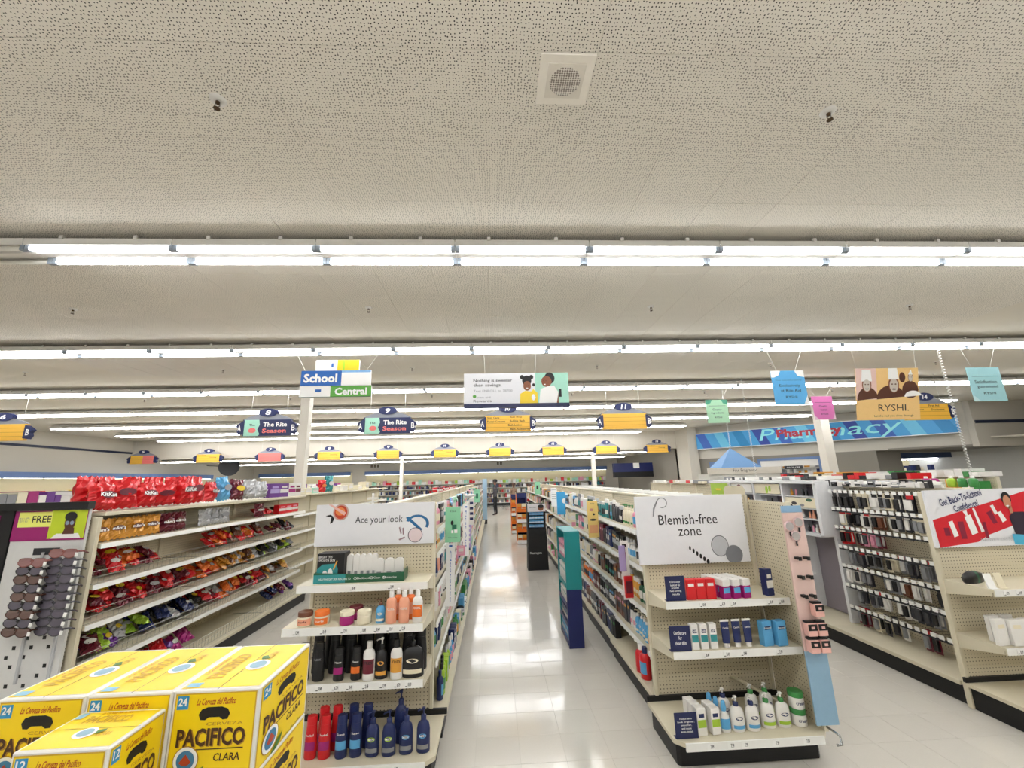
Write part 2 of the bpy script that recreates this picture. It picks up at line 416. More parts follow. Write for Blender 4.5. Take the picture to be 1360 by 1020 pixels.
sp = tag(MB().box(-0.152, 0.152, -0.152, 0.152, -0.012, 0, c=0.004).build('ceiling_speaker', mat('speaker_plate', '#EFEAE0', 0.5), None, (0.437, 1.868, CZ)), 'square cream ceiling speaker with a round perforated grille', 'speaker')
MB().box(-0.105, 0.105, -0.105, 0.105, -0.016, -0.011, c=0.002).build('backing_plate', mat('speaker_plate2', '#E0DACF', 0.5), sp)
MB().lathe([(0.088, -0.016), (0.086, -0.02), (0.0, -0.024)], n=32).build('grille', speaker_mat(), sp)

# ================================================================ GONDOLA RUNS
def side_shelf_mesh(L, d, sgn):
    mb = MB(); a, b = sorted((0, sgn * d)); e = sgn * d
    mb.box(a, b, 0.004, L - 0.004, -0.022, 0.0); mb.box(min(e, e - sgn * 0.012), max(e, e - sgn * 0.012), 0.004, L - 0.004, -0.032, 0.0)
    return mb.mesh('shelf')
def strip_mesh(L, sgn):
    mb = MB(); mb.prism([(0.001 * sgn, -0.034), (0.010 * sgn, -0.036), (0.004 * sgn, 0.001), (0.0005 * sgn, 0.001)], 0.006, L - 0.006, 'y'); return mb.mesh('strip')
TAGM = {}
def tag_mesh(sgn):
    mb = MB(); mb.add([(0.012 * sgn, -0.016, -0.045), (0.012 * sgn, 0.016, -0.045), (0.008 * sgn, 0.016, -0.008), (0.008 * sgn, -0.016, -0.008)], [(0, 1, 2, 3)]); mb.box(min(0.007 * sgn, 0.010 * sgn), max(0.007 * sgn, 0.010 * sgn), -0.016, 0.016, -0.046, -0.007)
    return mb.mesh('tag')
def section(run, idx, xc, y0, L, sides, label, halfb=0.02, top=1.60, peg=True):
    """one lift-off unit of a run; sides = {+1/-1: dict(depth, shelves=[z..], sd=shelf depth, deck=z)}"""
    t = thing('gondola_section', label, 'shelving', (xc, y0, 0), 0, 'sections of the ' + run)
    link('back_panel', cached(('bp', L, halfb, top), lambda: MB().box(-halfb, halfb, 0.02, L - 0.02, 0.14, top).mesh('bp')), PEGY if peg else BEIGE, t)
    for yy in (0.012, L - 0.012):
        link('upright', cached(('up', top), lambda: MB().box(-0.035, 0.035, -0.011, 0.011, 0.0, top + 0.004).mesh('up')), BEIGE, t, (0, yy, 0))
    link('top_cap', cached(('tc', L), lambda: MB().box(-0.045, 0.045, 0.0, L, 0, 0.022, c=0.004).mesh('tc')), BEIGE, t, (0, 0, top + 0.004))
    for sg, s in sides.items():
        d = s['depth']; a, b = sorted((sg * halfb, sg * d)); kz = s.get('deck', 0.17)
        link('base_deck', cached(('bd', L, a, b, kz), lambda: MB().box(a, b, 0.002, L - 0.002, kz - 0.035, kz, c=0.004).mesh('bd')), BEIGE, t)
        a, b = sorted((sg * (d - 0.03), sg * (d - 0.045)))
        link('kick_plate', cached(('kp', L, a, kz), lambda: MB().box(a, b, 0.0, L, 0.0, kz - 0.035).mesh('kp')), BLACK, t)
        for k, z in enumerate(s['shelves']):
            sd = s['sd']
            sh = link('shelf', cached(('sh', L, sd, sg), lambda: side_shelf_mesh(L, sd, sg)), BEIGE, t, (sg * 0.0, 0, z))
            if s.get('strip', True): link('price_strip', cached(('st', L, sg), lambda: strip_mesh(L, sg)), STRIP, sh, (sg * sd, 0, 0))
            for q in range(s.get('tags', 0)):
                link('shelf_tag', cached(('tg', sg), lambda: tag_mesh(sg)), TAGW, sh, (sg * sd, 0.08 + q * (L - 0.14) / max(1, s['tags'] - 1) + random.uniform(-.02, .02), 0))
    return t
LZ = [0.48, 0.75, 1.0, 1.245, 1.43]; RZ = [0.39, 0.70, 1.035, 1.33]
ORD = 'endcap'
def xr(y): return 1.19 + 0.012 * (y - 3.4)          # face of the blemish-free run drifts slightly
for i in range(12):
    y0 = 3.47 + 1.22 * i
    section('ace-your-look run', i, -0.88, y0, 1.22, {1: dict(depth=0.52, shelves=LZ, sd=0.43, tags=6 if i < 3 else 0), -1: dict(depth=0.50, shelves=[0.5, 0.8, 1.1, 1.4], sd=0.38)},
            'almond gondola section, %s behind the ace-your-look endcap along the centre aisle' % nth(i + 1))
    section('blemish-free run', i, xr(y0) + 0.50, y0 + 0.02, 1.22, {-1: dict(depth=0.50, shelves=RZ, sd=0.42, tags=9 if i < 4 else 0), 1: dict(depth=0.45, shelves=[0.5, 0.8, 1.1, 1.4], sd=0.36, strip=False)},
            'almond gondola section, %s behind the blemish-free endcap along the centre aisle' % nth(i + 1), top=1.57)
CSH = [0.469, 0.78, 1.07, 1.375, 1.589]
for i in range(3):
    section('candy run', i, -3.60, 3.62 + 1.225 * i, 1.225, {1: dict(depth=0.60, shelves=CSH[:4], sd=0.46)}, 'candy gondola section with bagged sweets, %s past the sunglasses rack' % nth(i + 1), top=1.56)
for i in range(5):
    section('candy run', i + 3, -3.60, 7.295 + 1.22 * i, 1.22, {1: dict(depth=0.45, shelves=[0.48, 0.74, 1.02, 1.30], sd=0.27)}, 'empty almond shelf section, %s beyond the last candy section' % nth(i + 1), top=1.578, peg=False)
# wide top boards over the candy run
for i in range(3):
    t = section
    o = link('top_shelf', cached('ctop', lambda: MB().box(-0.5, 0.46, 0.003, 1.222, -0.03, 0, c=0.003).mesh('ts')), BEIGE, None, (-3.60, 3.62 + 1.225 * i, 1.62))
    tag(o, 'almond top shelf board under the big candy bags, %s from the sunglasses rack' % nth(i + 1), 'shelf', 'top boards of the candy run')
for i in range(5):
    o = link('top_shelf', cached('ctop2', lambda: MB().box(-0.5, 0.30, 0.003, 1.217, -0.022, 0, c=0.003).mesh('ts')), BEIGE, None, (-3.60, 7.295 + 1.22 * i, 1.632))
    tag(o, 'almond top board over the empty shelves, %s beyond the candy' % nth(i + 1), 'shelf', 'top boards of the empty shelves')
# cosmetics run
for i in range(6):
    y0 = 3.52 + 1.22 * i
    section('cosmetics run', i, 4.14, y0, 1.22, {-1: dict(depth=0.49, shelves=[], sd=0.1), 1: dict(depth=0.45, shelves=[0.6, 1.0, 1.35], sd=0.35, strip=False)}, 'cosmetics gondola section, %s behind the back-to-school endcap' % nth(i + 1), top=1.60)
# other aisles, seen over the tops
for nm, xc, ya, n in (('snack run', -6.5, 5.2, 11), ('stationery run', -9.3, 6.5, 10), ('toy run', -12.1, 8, 9), ('fragrance run', 7.6, 6.8, 6), ('vitamin run', 9.6, 7.6, 5)):
    for i in range(n):
        section(nm, i, xc, ya + 1.22 * i, 1.22, {1: dict(depth=0.5, shelves=[0.6, 1.0, 1.35], sd=0.36), -1: dict(depth=0.5, shelves=[0.6, 1.0, 1.35], sd=0.36)}, 'almond gondola section of the %s, %s from its near end' % (nm, nth(i + 1)))

# ---------------------------------------------------------------- endcaps
def end_shelf(t, x0, x1, yb, yf, z, tags=(), chamf=0.06, lipm=STRIP, drop=0.045):
    mb = MB(); mb.prism([(x0, yb), (x1, yb), (x1, yf + 0.01), (x0, yf + 0.01)], z - 0.02, z, 'z'); mb.box(x0, x1, yf + 0.004, yf + 0.012, z - drop, z)
    for x in (x0, x1 - 0.004): mb.prism([(yb, z - 0.02), (yf + 0.02, z - 0.02), (yf + 0.02, z - 0.045), (yb, z - 0.11)], x, x + 0.004, 'x')
    s = mb.build('shelf', BEIGE, t)
    MB().prism([(yf, z - drop), (yf + 0.004, z - drop), (yf + 0.006, z + 0.001), (yf + 0.003, z + 0.001)], x0 + 0.003, x1 - 0.003, 'x').build('price_strip', lipm, s)
    for x in tags:
        MB().box(x - 0.021, x + 0.021, yf - 0.003, yf - 0.001, z - drop + 0.004, z - 0.006).build('price_tag', TAGW, s)
        f = front(s, x - 0.021, x + 0.021, z - drop + 0.004, z - 0.006, yf - 0.003)
        f.text(random.choice(['2.99', '8.49', '12.99', '6.79', '10.49']), INK, 0.45, 0.15, 0.5, 0.6, bold=0.02, name='price_print'); f.poly('price_print', rect(0.06, 0.7, 0.3, 0.12), INK)
    return s
def endcap(name, label, x0, x1, Y, top, shelves, base, pegm=PEGX):
    t = thing('endcap_display', label, 'shelving')
    MB().box(x0 + 0.02, x1 - 0.02, Y, Y + 0.02, 0.13, top).build('back_panel', pegm, t)
    for x in (x0, x1 - 0.025): MB().box(x, x + 0.025, Y - 0.012, Y + 0.03, 0.0, top + 0.004, c=0.003).build('upright', BEIGE, t)
    for z, yf, tg in shelves: end_shelf(t, x0 + 0.01, x1 - 0.01, Y - 0.001, yf, z, tg)
    z, yf, bx0, bx1, tg = base
    mb = MB(); mb.prism([(bx0, Y), (bx1, Y), (bx1, yf + 0.06), (bx1 - 0.05, yf + 0.01), (bx0 + 0.05, yf + 0.01), (bx0, yf + 0.06)], z - 0.025, z, 'z')
    d = mb.build('base_deck', BEIGE, t)
    MB().box(bx0 + 0.055, bx1 - 0.055, yf, yf + 0.01, z - 0.045, z - 0.001).build('price_strip', STRIP, d)
    for x in tg:
        f = front(d, x - 0.021, x + 0.021, z - 0.041, z - 0.006, yf); f.poly('price_tag', rect(0, 0, 1, 1), TAGW); f.text('7.99', INK, 0.45, 0.15, 0.5, 0.6, bold=0.02, name='price_print')
    MB().prism([(bx0 + 0.03, Y), (bx1 - 0.03, Y), (bx1 - 0.03, yf + 0.11), (bx1 - 0.05, yf + 0.09), (bx0 + 0.05, yf + 0.09), (bx0 + 0.03, yf + 0.11)], 0.0, z - 0.025, 'z').build('kick_plate', BLACK, t)
    MB().box(bx0 - 0.005, bx1 + 0.02, Y - 0.02, Y - 0.001, z + 0.001, z + 0.035).build('base_rail', BLACK, t)
    return t
def arange(a, b, n): return [a + (b - a) * i / (n - 1) for i in range(n)]
ecL = endcap('L', 'endcap with an Ace your look header, stocked with shampoo and jars', -1.375, -0.455, 3.42, 1.63,
             [(1.115, 3.13, (-0.98, -0.72)), (0.90, 2.97, (-1.27, -1.1, -0.97, -0.85, -0.76, -0.68, -0.6)), (0.56, 3.02, (-1.24, -1.12, -1.02, -0.93, -0.83, -0.72, -0.63, -0.56))],
             (0.18, 2.89, -1.36, -0.372, (-1.0, -0.8, -0.6)))
ecR = endcap('R', 'endcap with a Blemish-free zone header and skin-care products', 1.185, 2.11, 3.46, 1.62,
             [(0.93, 3.10, (1.46, 1.6, 1.68, 1.95, 2.03)), (0.635, 3.05, (1.42, 1.56, 1.68, 1.93))],
             (0.17, 2.94, 1.12, 2.125, (1.33, 1.46, 1.55, 1.75, 1.95)))
# plain peg wing standing forward at one end of the blemish-free endcap
wg = MB().box(2.112, 2.13, 2.99, 3.45, 0.172, 1.585).build('side_wing', PEGY, ecR)
MB().box(2.108, 2.134, 2.98, 3.0, 0.172, 1.59).build('wing_edge', BEIGE, wg)
MB().prism([(1.93 + 0, 1.585 + 0.02), (2.11, 1.605), (2.11, 1.67), (2.09, 1.70), (1.95, 1.70), (1.93, 1.67)], 3.47, 3.475, 'y').build('sign_holder', BEIGE, ecR)
MB().tube([(1.78, 3.45, 0.30), (1.80, 3.38, 0.31), (1.98, 3.22, 0.235), (2.02, 3.20, 0.22)], 0.011, 6).build('loose_bracket', BEIGE, ecR)
MB().tube([(2.12, 3.0, 0.20), (2.14, 2.90, 0.19), (2.135, 2.885, 0.15), (2.11, 2.90, 0.14)], 0.007, 6).build('bent_clip', CHROME, ecR)
ecB = endcap('B', 'endcap with a Get Back-To-School Confidence header beside the cosmetics run', 3.645, 4.62, 3.47, 1.60,
             [(0.92, 3.11, (3.74, 3.84, 3.94, 4.05)), (0.53, 3.13, (3.75, 3.9))], (0.18, 2.6, 3.63, 4.62, ()))

# ================================================================ SIGNS
PAPER = mat('poster_white', '#E9EAEE', 0.45, noise=0.02); SKIN = mat('print_skin_brown', '#8A5236', 0.5, noise=0); SKIN2 = mat('print_skin_dark', '#5A3322', 0.5, noise=0)
HAIR = mat('print_black', '#17171A', 0.5, noise=0); MINT = mat('print_mint', '#A9E0CB', 0.45); YEL = mat('print_yellow', '#F2D022', 0.45); GRN = mat('print_green', '#59A83C', 0.45)
BLU = mat('print_blue', '#1D62B4', 0.45); WHT = mat('print_white', '#F7F7F5', 0.45, noise=0); GOLDY = mat('sign_amber', '#F3BE45', 0.45); RED = mat('print_red', '#D8202F', 0.4)
PINKP = mat('print_pink', '#E9B8B0', 0.45); TEAL = mat('print_teal', '#3E9C97', 0.45); GREYP = mat('print_grey', '#8C8F95', 0.5); SALM = mat('print_salmon', '#F27F7A', 0.5); MAGP = mat('print_magenta', '#9C1F6D', 0.45)
def hang(o, pts, r=0.0022):
    for i, (a, b) in enumerate(pts): MB().tube([a, b], r, 4).build('hanging_string', CORD, o)
def board(name, label, cat, x0, x1, z0, z1, y, m, t=0.012, group=None, tilt=0.0):
    o = MB().box(0, x1 - x0, -t / 2, t / 2, z0 - z1, 0).build(name, m, None, (x0, y, z1))
    if tilt: o.rotation_euler = (tilt, 0, 0)
    tag(o, label, cat, group); return o, front(o, 0, x1 - x0, z0 - z1, 0, -t / 2)

# long sign over aisle ten
o, f = board('hanging_sign', 'long white sign reading Nothing is sweeter than savings beside two people', 'sign', -0.447, 1.235, 2.935, 3.47, 6.43, PAPER)
MB().box(0, 1.682, -0.03, 0.03, -0.565, -0.50).build('bottom_rail', NAVY, o)
f.poly('photo_print', [rect(0.66, 0, 0.34, 0.94)], MINT, 1); f.poly('photo_print', [rect(0.54, 0.0, 0.14, 0.94)], PAPER, 2)
f.text('Nothing is sweeter', INK, 0.09, 0.17, 0.37, 0.12, bold=0.01); f.text('than savings.', INK, 0.09, 0.31, 0.27, 0.12, bold=0.01)
f.text('Text ENROLL to 78700', GREYP, 0.09, 0.50, 0.37, 0.07); f.poly('logo_print', [ell(0.10, 0.70, 0.017, 0.05, 12)], GRN); f.text('rite aid', GREYP, 0.13, 0.70, 0.12, 0.06); f.text('Rewards', INK, 0.09, 0.80, 0.17, 0.08)
for p_ in (ell(0.82, 0.17, 0.050, 0.18, 16), ell(0.555, 0.13, 0.02, 0.07, 12), ell(0.645, 0.13, 0.02, 0.07, 12), ell(0.60, 0.24, 0.045, 0.16, 16), rect(0.905, 0.5, 0.025, 0.25), ell(0.665, 0.37, 0.014, 0.05, 8)): f.poly('photo_print', p_, HAIR, 3)
f.poly('photo_print', [ell(0.602, 0.40, 0.037, 0.15, 16), ell(0.79, 0.27, 0.05, 0.17, 16), rect(0.88, 0.6, 0.02, 0.34)], SKIN, 4)
f.poly('photo_print', [[(0.53, 0.94), (0.535, 0.64), (0.58, 0.55), (0.64, 0.57), (0.66, 0.5), (0.70, 0.62), (0.70, 0.94)]], YEL, 5)
f.poly('photo_print', [[(0.71, 0.94), (0.73, 0.5), (0.80, 0.42), (0.86, 0.4), (0.90, 0.60), (0.88, 0.94)], ell(0.66, 0.75, 0.02, 0.1, 8)], WHT, 6)
f.poly('photo_print', [ell(0.602, 0.47, 0.011, 0.014, 8), ell(0.772, 0.36, 0.010, 0.013, 8)], WHT, 7); f.poly('photo_print', [ell(0.59, 0.39, 0.004, 0.012, 6), ell(0.614, 0.39, 0.004, 0.012, 6), ell(0.762, 0.25, 0.004, 0.012, 6), ell(0.785, 0.25, 0.004, 0.012, 6)], HAIR, 7)
hang(o, [((0.34, 0, 0), (0.32, 0, 0.35)), ((1.15, 0, 0), (1.17, 0, 0.35))])
# school central sign
t = thing('hanging_sign', 'blue, green and yellow School Central sign made of offset boards', 'sign', (-3.0, 6.43, 3.12))
def sb(x0, x1, z0, z1, m, y=0): o = MB().box(x0, x1, y - 0.02, y + 0.02, z0, z1).build('sign_board', m, t); return o, front(o, x0, x1, z0, z1, y - 0.02)
o1, f1 = sb(0, 1.08, 0.182, 0.425, WHT); f1.poly('printed_panel', rect(0, 0, 0.58, 1), BLU); f1.poly('printed_panel', rect(0.58, 0, 0.42, 0.14), mat('print_skyblue', '#7FB2E0', 0.5)); f1.text('School', WHT, 0.04, 0.2, 0.48, 0.6, bold=0.035)
o2, f2 = sb(-0.01, 1.10, 0, 0.18, WHT, 0.006); f2.poly('printed_panel', rect(0.43, 0, 0.57, 1), GRN); f2.text('Central', WHT, 0.49, 0.18, 0.45, 0.64, bold=0.035); f2.poly('printed_panel', [rect(0.22, 0.3, 0.08, 0.25)], BLU, 2); f2.poly('printed_panel', rect(0, 0.97, 1, 0.05), mat('dark_green', '#224A22', 0.5), 3)
o3, f3 = sb(0.21, 0.89, 0.427, 0.60, WHT, 0.003); f3.poly('printed_panel', rect(0.5, 0, 0.5, 1), YEL); f3.poly('printed_panel', rect(0.62, 0, 0.05, 1), mat('lime', '#9FCB2B', 0.5), 2); f3.poly('printed_panel', rect(0.36, 0.3, 0.05, 0.4), BLU, 2)
hang(t, [((0.06, 0, 0.42), (-0.10, 0, 0.70)), ((1.0, 0, 0.42), (1.18, 0, 0.70))])
# orange cosmetics picture
o, f = board('hanging_sign', 'amber picture sign of three laughing people in face masks, reading RYSHI', 'sign', 6.10, 7.21, 2.60, 3.47, 6.40, mat('sign_sand', '#F0C986', 0.5), tilt=radians(11))
f.poly('photo_print', rect(0.0, 0.0, 0.33, 0.6), mat('print_palepink', '#EBC9C0', 0.5), 1)
f.poly('photo_print', [ell(0.18, 0.62, 0.17, 0.26, 18, pi, 2 * pi), ell(0.55, 0.6, 0.23, 0.27, 18, pi, 2 * pi), ell(0.86, 0.42, 0.13, 0.17, 14), ell(0.74, 0.18, 0.05, 0.1, 12)], SKIN2, 2)
f.poly('photo_print', [ell(0.17, 0.32, 0.075, 0.14, 16), ell(0.60, 0.32, 0.085, 0.16, 16), ell(0.87, 0.18, 0.04, 0.09, 12)], SKIN, 3)
f.poly('photo_print', [[(0.10, 0.03), (0.24, 0.03), (0.255, 0.25), (0.085, 0.25)], [(0.52, 0.0), (0.66, 0.0), (0.685, 0.22), (0.515, 0.22)], [(0.835, 0.13), (0.905, 0.13), (0.88, 0.03)], ell(0.9, 0.56, 0.14, 0.12, 14, pi, 2 * pi)], WHT, 4)
f.poly('photo_print', [ell(0.17, 0.33, 0.060, 0.115, 18), ell(0.60, 0.335, 0.068, 0.13, 18), ell(0.87, 0.19, 0.034, 0.072, 14)], mat('mask_grey', '#CFC6BA', 0.5), 5)
f.poly('photo_print', [ell(0.147, 0.31, 0.014, 0.010, 8), ell(0.193, 0.31, 0.014, 0.010, 8), ell(0.573, 0.31, 0.016, 0.012, 8), ell(0.627, 0.31, 0.016, 0.012, 8), ell(0.857, 0.18, 0.008, 0.007, 6), ell(0.883, 0.18, 0.008, 0.007, 6), ell(0.17, 0.39, 0.026, 0.016, 10), ell(0.60, 0.405, 0.030, 0.020, 10)], SKIN2, 6)
f.poly('photo_print', [ell(0.17, 0.388, 0.019, 0.008, 10), ell(0.60, 0.402, 0.022, 0.010, 10)], WHT, 7)
f.text('RYSHI.', INK, 0.34, 0.70, 0.48, 0.13); f.text('Let the real you shine through', INK, 0.27, 0.90, 0.62, 0.05)
hang(o, [((0.03, 0, 0), (-0.06, 0, 0.35)), ((1.08, 0, 0), (1.05, 0, 0.35))])
# the four small cards
def card(name_l, x0, x1, z0, z1, y, m, corner, lines, corners, up, bar=True):
    o, f = board('hanging_card', name_l, 'sign', x0, x1, z0, z1, y, m, t=0.006)
    P = {'tl': [(0, 0), (0.3, 0), (0.22, 0.14), (0.08, 0.2), (0, 0.2)], 'tr': [(1, 0), (0.72, 0), (0.8, 0.16), (1, 0.2)], 'br': [(1, 1), (0.85, 1), (1, 0.72)], 'bl': [(0, 1), (0.2, 1), (0, 0.8)]}
    f.poly('corner_print', [P[c] for c in corners], corner)
    if bar: f.poly('line_print', rect(0.12, 0.26, 0.78, 0.012), INK)
    for (tx, a, b, w, h) in lines: f.text(tx, INK, a, b, w, h, bold=0.005)
    w = x1 - x0; hang(o, [((w * 0.2, 0, 0), (w * 0.2 - 0.12, 0, up)), ((w * 0.75, 0, 0), (w * 0.75 + 0.18, 0, up))])
card('sky-blue hanging card reading Exclusively at Rite Aid', 4.645, 5.215, 2.88, 3.455, 6.43, mat('card_blue', '#58AEE6', 0.5), WHT, [('Exclusively', 0.2, 0.4, 0.62, 0.1), ('at Rite Aid', 0.22, 0.54, 0.6, 0.09), ('RYSHI', 0.34, 0.74, 0.34, 0.07), ('Your everyday beauty', 0.1, 0.27, 0.8, 0.03)], ('tl', 'tr', 'br'), 0.36, bar=False)
card('pale turquoise hanging card reading Satisfaction guaranteed', 8.10, 8.70, 2.885, 3.47, 6.43, mat('card_aqua', '#A6D8DF', 0.5), mat('card_aqua2', '#C8E8EC', 0.5), [('Satisfaction', 0.16, 0.38, 0.66, 0.1), ('guaranteed', 0.2, 0.53, 0.62, 0.1), ('RYSHI', 0.34, 0.73, 0.36, 0.07)], ('bl',), 0.345)
card('light green hanging card reading Cleaner ingredients', 5.10, 5.63, 2.98, 3.535, 9.45, mat('card_green', '#B0E0BD', 0.5), mat('card_green2', '#4FA98A', 0.5), [('Cleaner', 0.28, 0.38, 0.42, 0.09), ('ingredients', 0.2, 0.53, 0.6, 0.1), ('RYSHI', 0.34, 0.73, 0.33, 0.07)], ('tl', 'tr'), 0.28)
card('pink hanging card reading Quality tested', 7.74, 8.26, 3.01, 3.58, 9.45, mat('card_pink', '#E07ABC', 0.5), mat('card_pink2', '#E9C9DD', 0.5), [('Quality', 0.3, 0.38, 0.4, 0.1), ('tested', 0.34, 0.53, 0.32, 0.09), ('RYSHI', 0.34, 0.73, 0.33, 0.07)], ('bl', 'br'), 0.24)
# spiral cords
def coil(label, x, y, z0, z1, r=0.02):
    n = int((z1 - z0) / 0.05) * 8; pts = [(r * cos(i * pi / 4), r * sin(i * pi / 4), z0 + (z1 - z0) * i / n) for i in range(n + 1)]
    tag(MB().tube(pts, 0.0045, 4).build('spiral_cord', CORD, None, (x, y, 0)), label, 'cord')
coil('white spiral cord hanging beside the turquoise card down to the gondolas', 7.9, 6.6, 1.66, 4.0)
coil('white spiral cord ending on the tip of the blue pyramid topper', 5.86, 9.98, 2.43, 4.0, 0.014)
coil('white spiral cord between the green card and the Pharmacy banner', 5.84, 9.1, 1.64, 4.0, 0.014)

# aisle markers
ARCH = mat('marker_grey', '#8A8E98', 0.4); EARM = mat('marker_navy', '#1B2656', 0.4)
def marker(n, x, y, label, style, lines=(), letters=True, small=False):
    t = thing('aisle_marker', label, 'sign', (x, y if small else y + 0.07, 2.9), 0, 'aisle markers of the %s row' % ('rear' if small else 'front'))
    MB().prism([(-0.56, 0.37), (0.56, 0.37), (0.42, 0.44), (0.22, 0.50), (-0.22, 0.50), (-0.42, 0.44)], -0.03, 0.03, 'y').build('arch', ARCH, t)
    ov = MB().prism(ell(0, 0.535, 0.215, 0.095, 20), -0.045, 0.045, 'y').build('number_plate', EARM, t)
    front(ov, -0.2, 0.2, 0.44, 0.63, -0.045).text(n, WHT, 0.33, 0.22, 0.3, 0.56, bold=0.03, shear=0.2, name='number')
    pm = GOLDY if style != 'rite' else EARM
    p = MB().box(-0.535, 0.535, -0.04, 0.04, 0, 0.37).build('panel', pm, t); f = front(p, -0.535, 0.535, 0, 0.37, -0.04)
    if style == 'rite':
        f.poly('printed_panel', [[(0.03, 0), (0.33, 0), (0.35, 0.3), (0.31, 0.6), (0.36, 0.9), (0.33, 1), (0.03, 1)]], MINT); f.poly('printed_panel', [ell(0.2, 0.66, 0.08, 0.16, 10)], SALM, 2); f.text('The', INK, 0.13, 0.25, 0.12, 0.14, bold=0.01)
        f.text('The Rite', WHT, 0.42, 0.16, 0.5, 0.28, bold=0.03); f.text('Season', SALM, 0.41, 0.55, 0.5, 0.28, bold=0.03)
    else:
        f.poly('slat_line', [rect(0, k / 4 - 0.012, 1, 0.02) for k in (1, 2, 3)], mat('amber_dark', '#B98722', 0.5))
        if style == 'red': f.poly('printed_panel', rect(0.52, 0, 0.48, 1), SALM)
        if style == 'allred': f.poly('printed_panel', rect(0, 0, 1, 1), SALM)
        for tx, a, b, w in lines: f.text(tx, INK, a, b, w, 0.13, bold=0.015)
    for sgn, L in ((-1, 'A'), (1, 'B')):
        e = MB().prism([(sgn * 0.515, 0.05), (sgn * 0.61, 0.03), (sgn * 0.655, 0.11), (sgn * 0.63, 0.17), (sgn * 0.69, 0.23), (sgn * 0.64, 0.27), (sgn * 0.54, 0.34), (sgn * 0.515, 0.34)], -0.05, 0.05, 'y').build('side_plate', EARM, t)
        if letters: front(e, sgn * 0.60 - 0.045, sgn * 0.60 + 0.045, 0.10, 0.26, -0.05).text(L, WHT, 0.05, 0.08, 0.85, 0.85, bold=0.02, name='letter')
        if small: break
    if small:
        e = MB().prism([(0.515, 0.05), (0.61, 0.03), (0.655, 0.11), (0.63, 0.17), (0.69, 0.23), (0.64, 0.27), (0.54, 0.34), (0.515, 0.34)], -0.05, 0.05, 'y').build('side_plate', EARM, t)
    zt = (4.0 - 2.9)
    for sx in (-0.4, 0.4): MB().tube([(sx, 0, 0.44), (sx, 0, zt)], 0.003, 4).build('hanging_string', CORD, t)
    if n in ('9', '10', '8') and not small: pass
marker('6', -10.95, 9.6, 'amber aisle 6 marker at the edge of view', 'list', [('Snacks', 0.05, 0.06, 0.25), ('Cookies', 0.05, 0.31, 0.28)])
marker('8', -5.17, 9.6, 'navy marker reading The Rite Season behind the School Central pole, on aisle eight', 'rite')
marker('9', -2.45, 9.6, 'navy marker reading The Rite Season over aisle nine, beside the long savings sign', 'rite')
marker('10', 0.37, 9.6, 'amber aisle 10 marker under the long savings sign', 'list', [('Skin Care', 0.04, 0.07, 0.27), ('Bath Shop', 0.54, 0.05, 0.27), ('Facial Creams', 0.04, 0.31, 0.40), ('Bubble Bath', 0.54, 0.29, 0.33), ('Bath Lotion', 0.5, 0.55, 0.3), ('Bath Accessories', 0.55, 0.8, 0.43)])
marker('11', 3.16, 9.6, 'amber aisle 11 marker with four blank slats', 'list')
marker('14', 10.05, 8.9, 'amber aisle 14 marker in front of the Pharmacy banner', 'list', [('Foot Care', 0.05, 0.06, 0.26), ('First Aid', 0.54, 0.06, 0.24), ('Eye Products', 0.05, 0.31, 0.36), ('Deodorants', 0.58, 0.31, 0.3)])
for k, (px, st) in enumerate(((213, 'red'), (293, 'list'), (369, 'allred'), (443, 'list'), (518, 'list'), (591, 'list'), (663, 'list'), (733, 'list'), (804, 'list'), (873, 'list'), (940, 'list'))):
    marker(str(5 + k), (px - 655) / 545 * 20.0 + 0.06, 20.0, 'small %s aisle marker hanging %s from the mirror wall in the rear row' % ({'red': 'amber and red', 'list': 'amber', 'allred': 'red'}[st], nth(k + 1)), st, [('Home Goods', 0.05, 0.06, 0.35), ('Cleaning', 0.55, 0.31, 0.3)] if k % 2 else [], small=True, letters=False)

# pharmacy banner on the diagonal wall
PH = (MB().box(0, 8.55, -0.05, 0.05, -0.72, 0).build('pharmacy_banner', mat('banner_blue', '#3D9BD6', 0.45), None, (DA.x - 0.02, DA.y - 0.31, 3.66), math.atan2(DD.y, DD.x)))
PH.location = (DA.x + DN.x * 0.1, DA.y + DN.y * 0.1, 3.665)
tag(PH, 'long striped blue banner with red Pharmacy lettering over the pharmacy', 'sign')
f = Frame(PH, (0, -0.05, 0), (1, 0, 0), (0, 0, -1), (0, -1, 0), 8.55, 0.72)
cs = [mat('banner_a', '#2E5FB8', 0.45), mat('banner_b', '#66C0E4', 0.45), mat('banner_c', '#1F86C2', 0.45), mat('banner_d', '#2444A0', 0.45)]
for k in range(11):
    a = k * 0.092; f.poly('banner_stripe', [[(a, 0), (min(1, a + 0.045), 0), (min(1, a + 0.08), 1), (min(1, a + 0.035), 1)]], cs[k % 4])
f.poly('banner_edge', [rect(0, 0, 1, 0.03), rect(0, 0.97, 1, 0.03)], WHT, 3)
f.text('Pharmacy', mat('banner_script', '#8FE3E8', 0.45), 0.30, 0.08, 0.52, 0.88, layer=4, shear=0.35)
f.text('Pharmacy', mat('banner_red', '#B01430', 0.4), 0.385, 0.16, 0.255, 0.60, layer=8, bold=0.04)

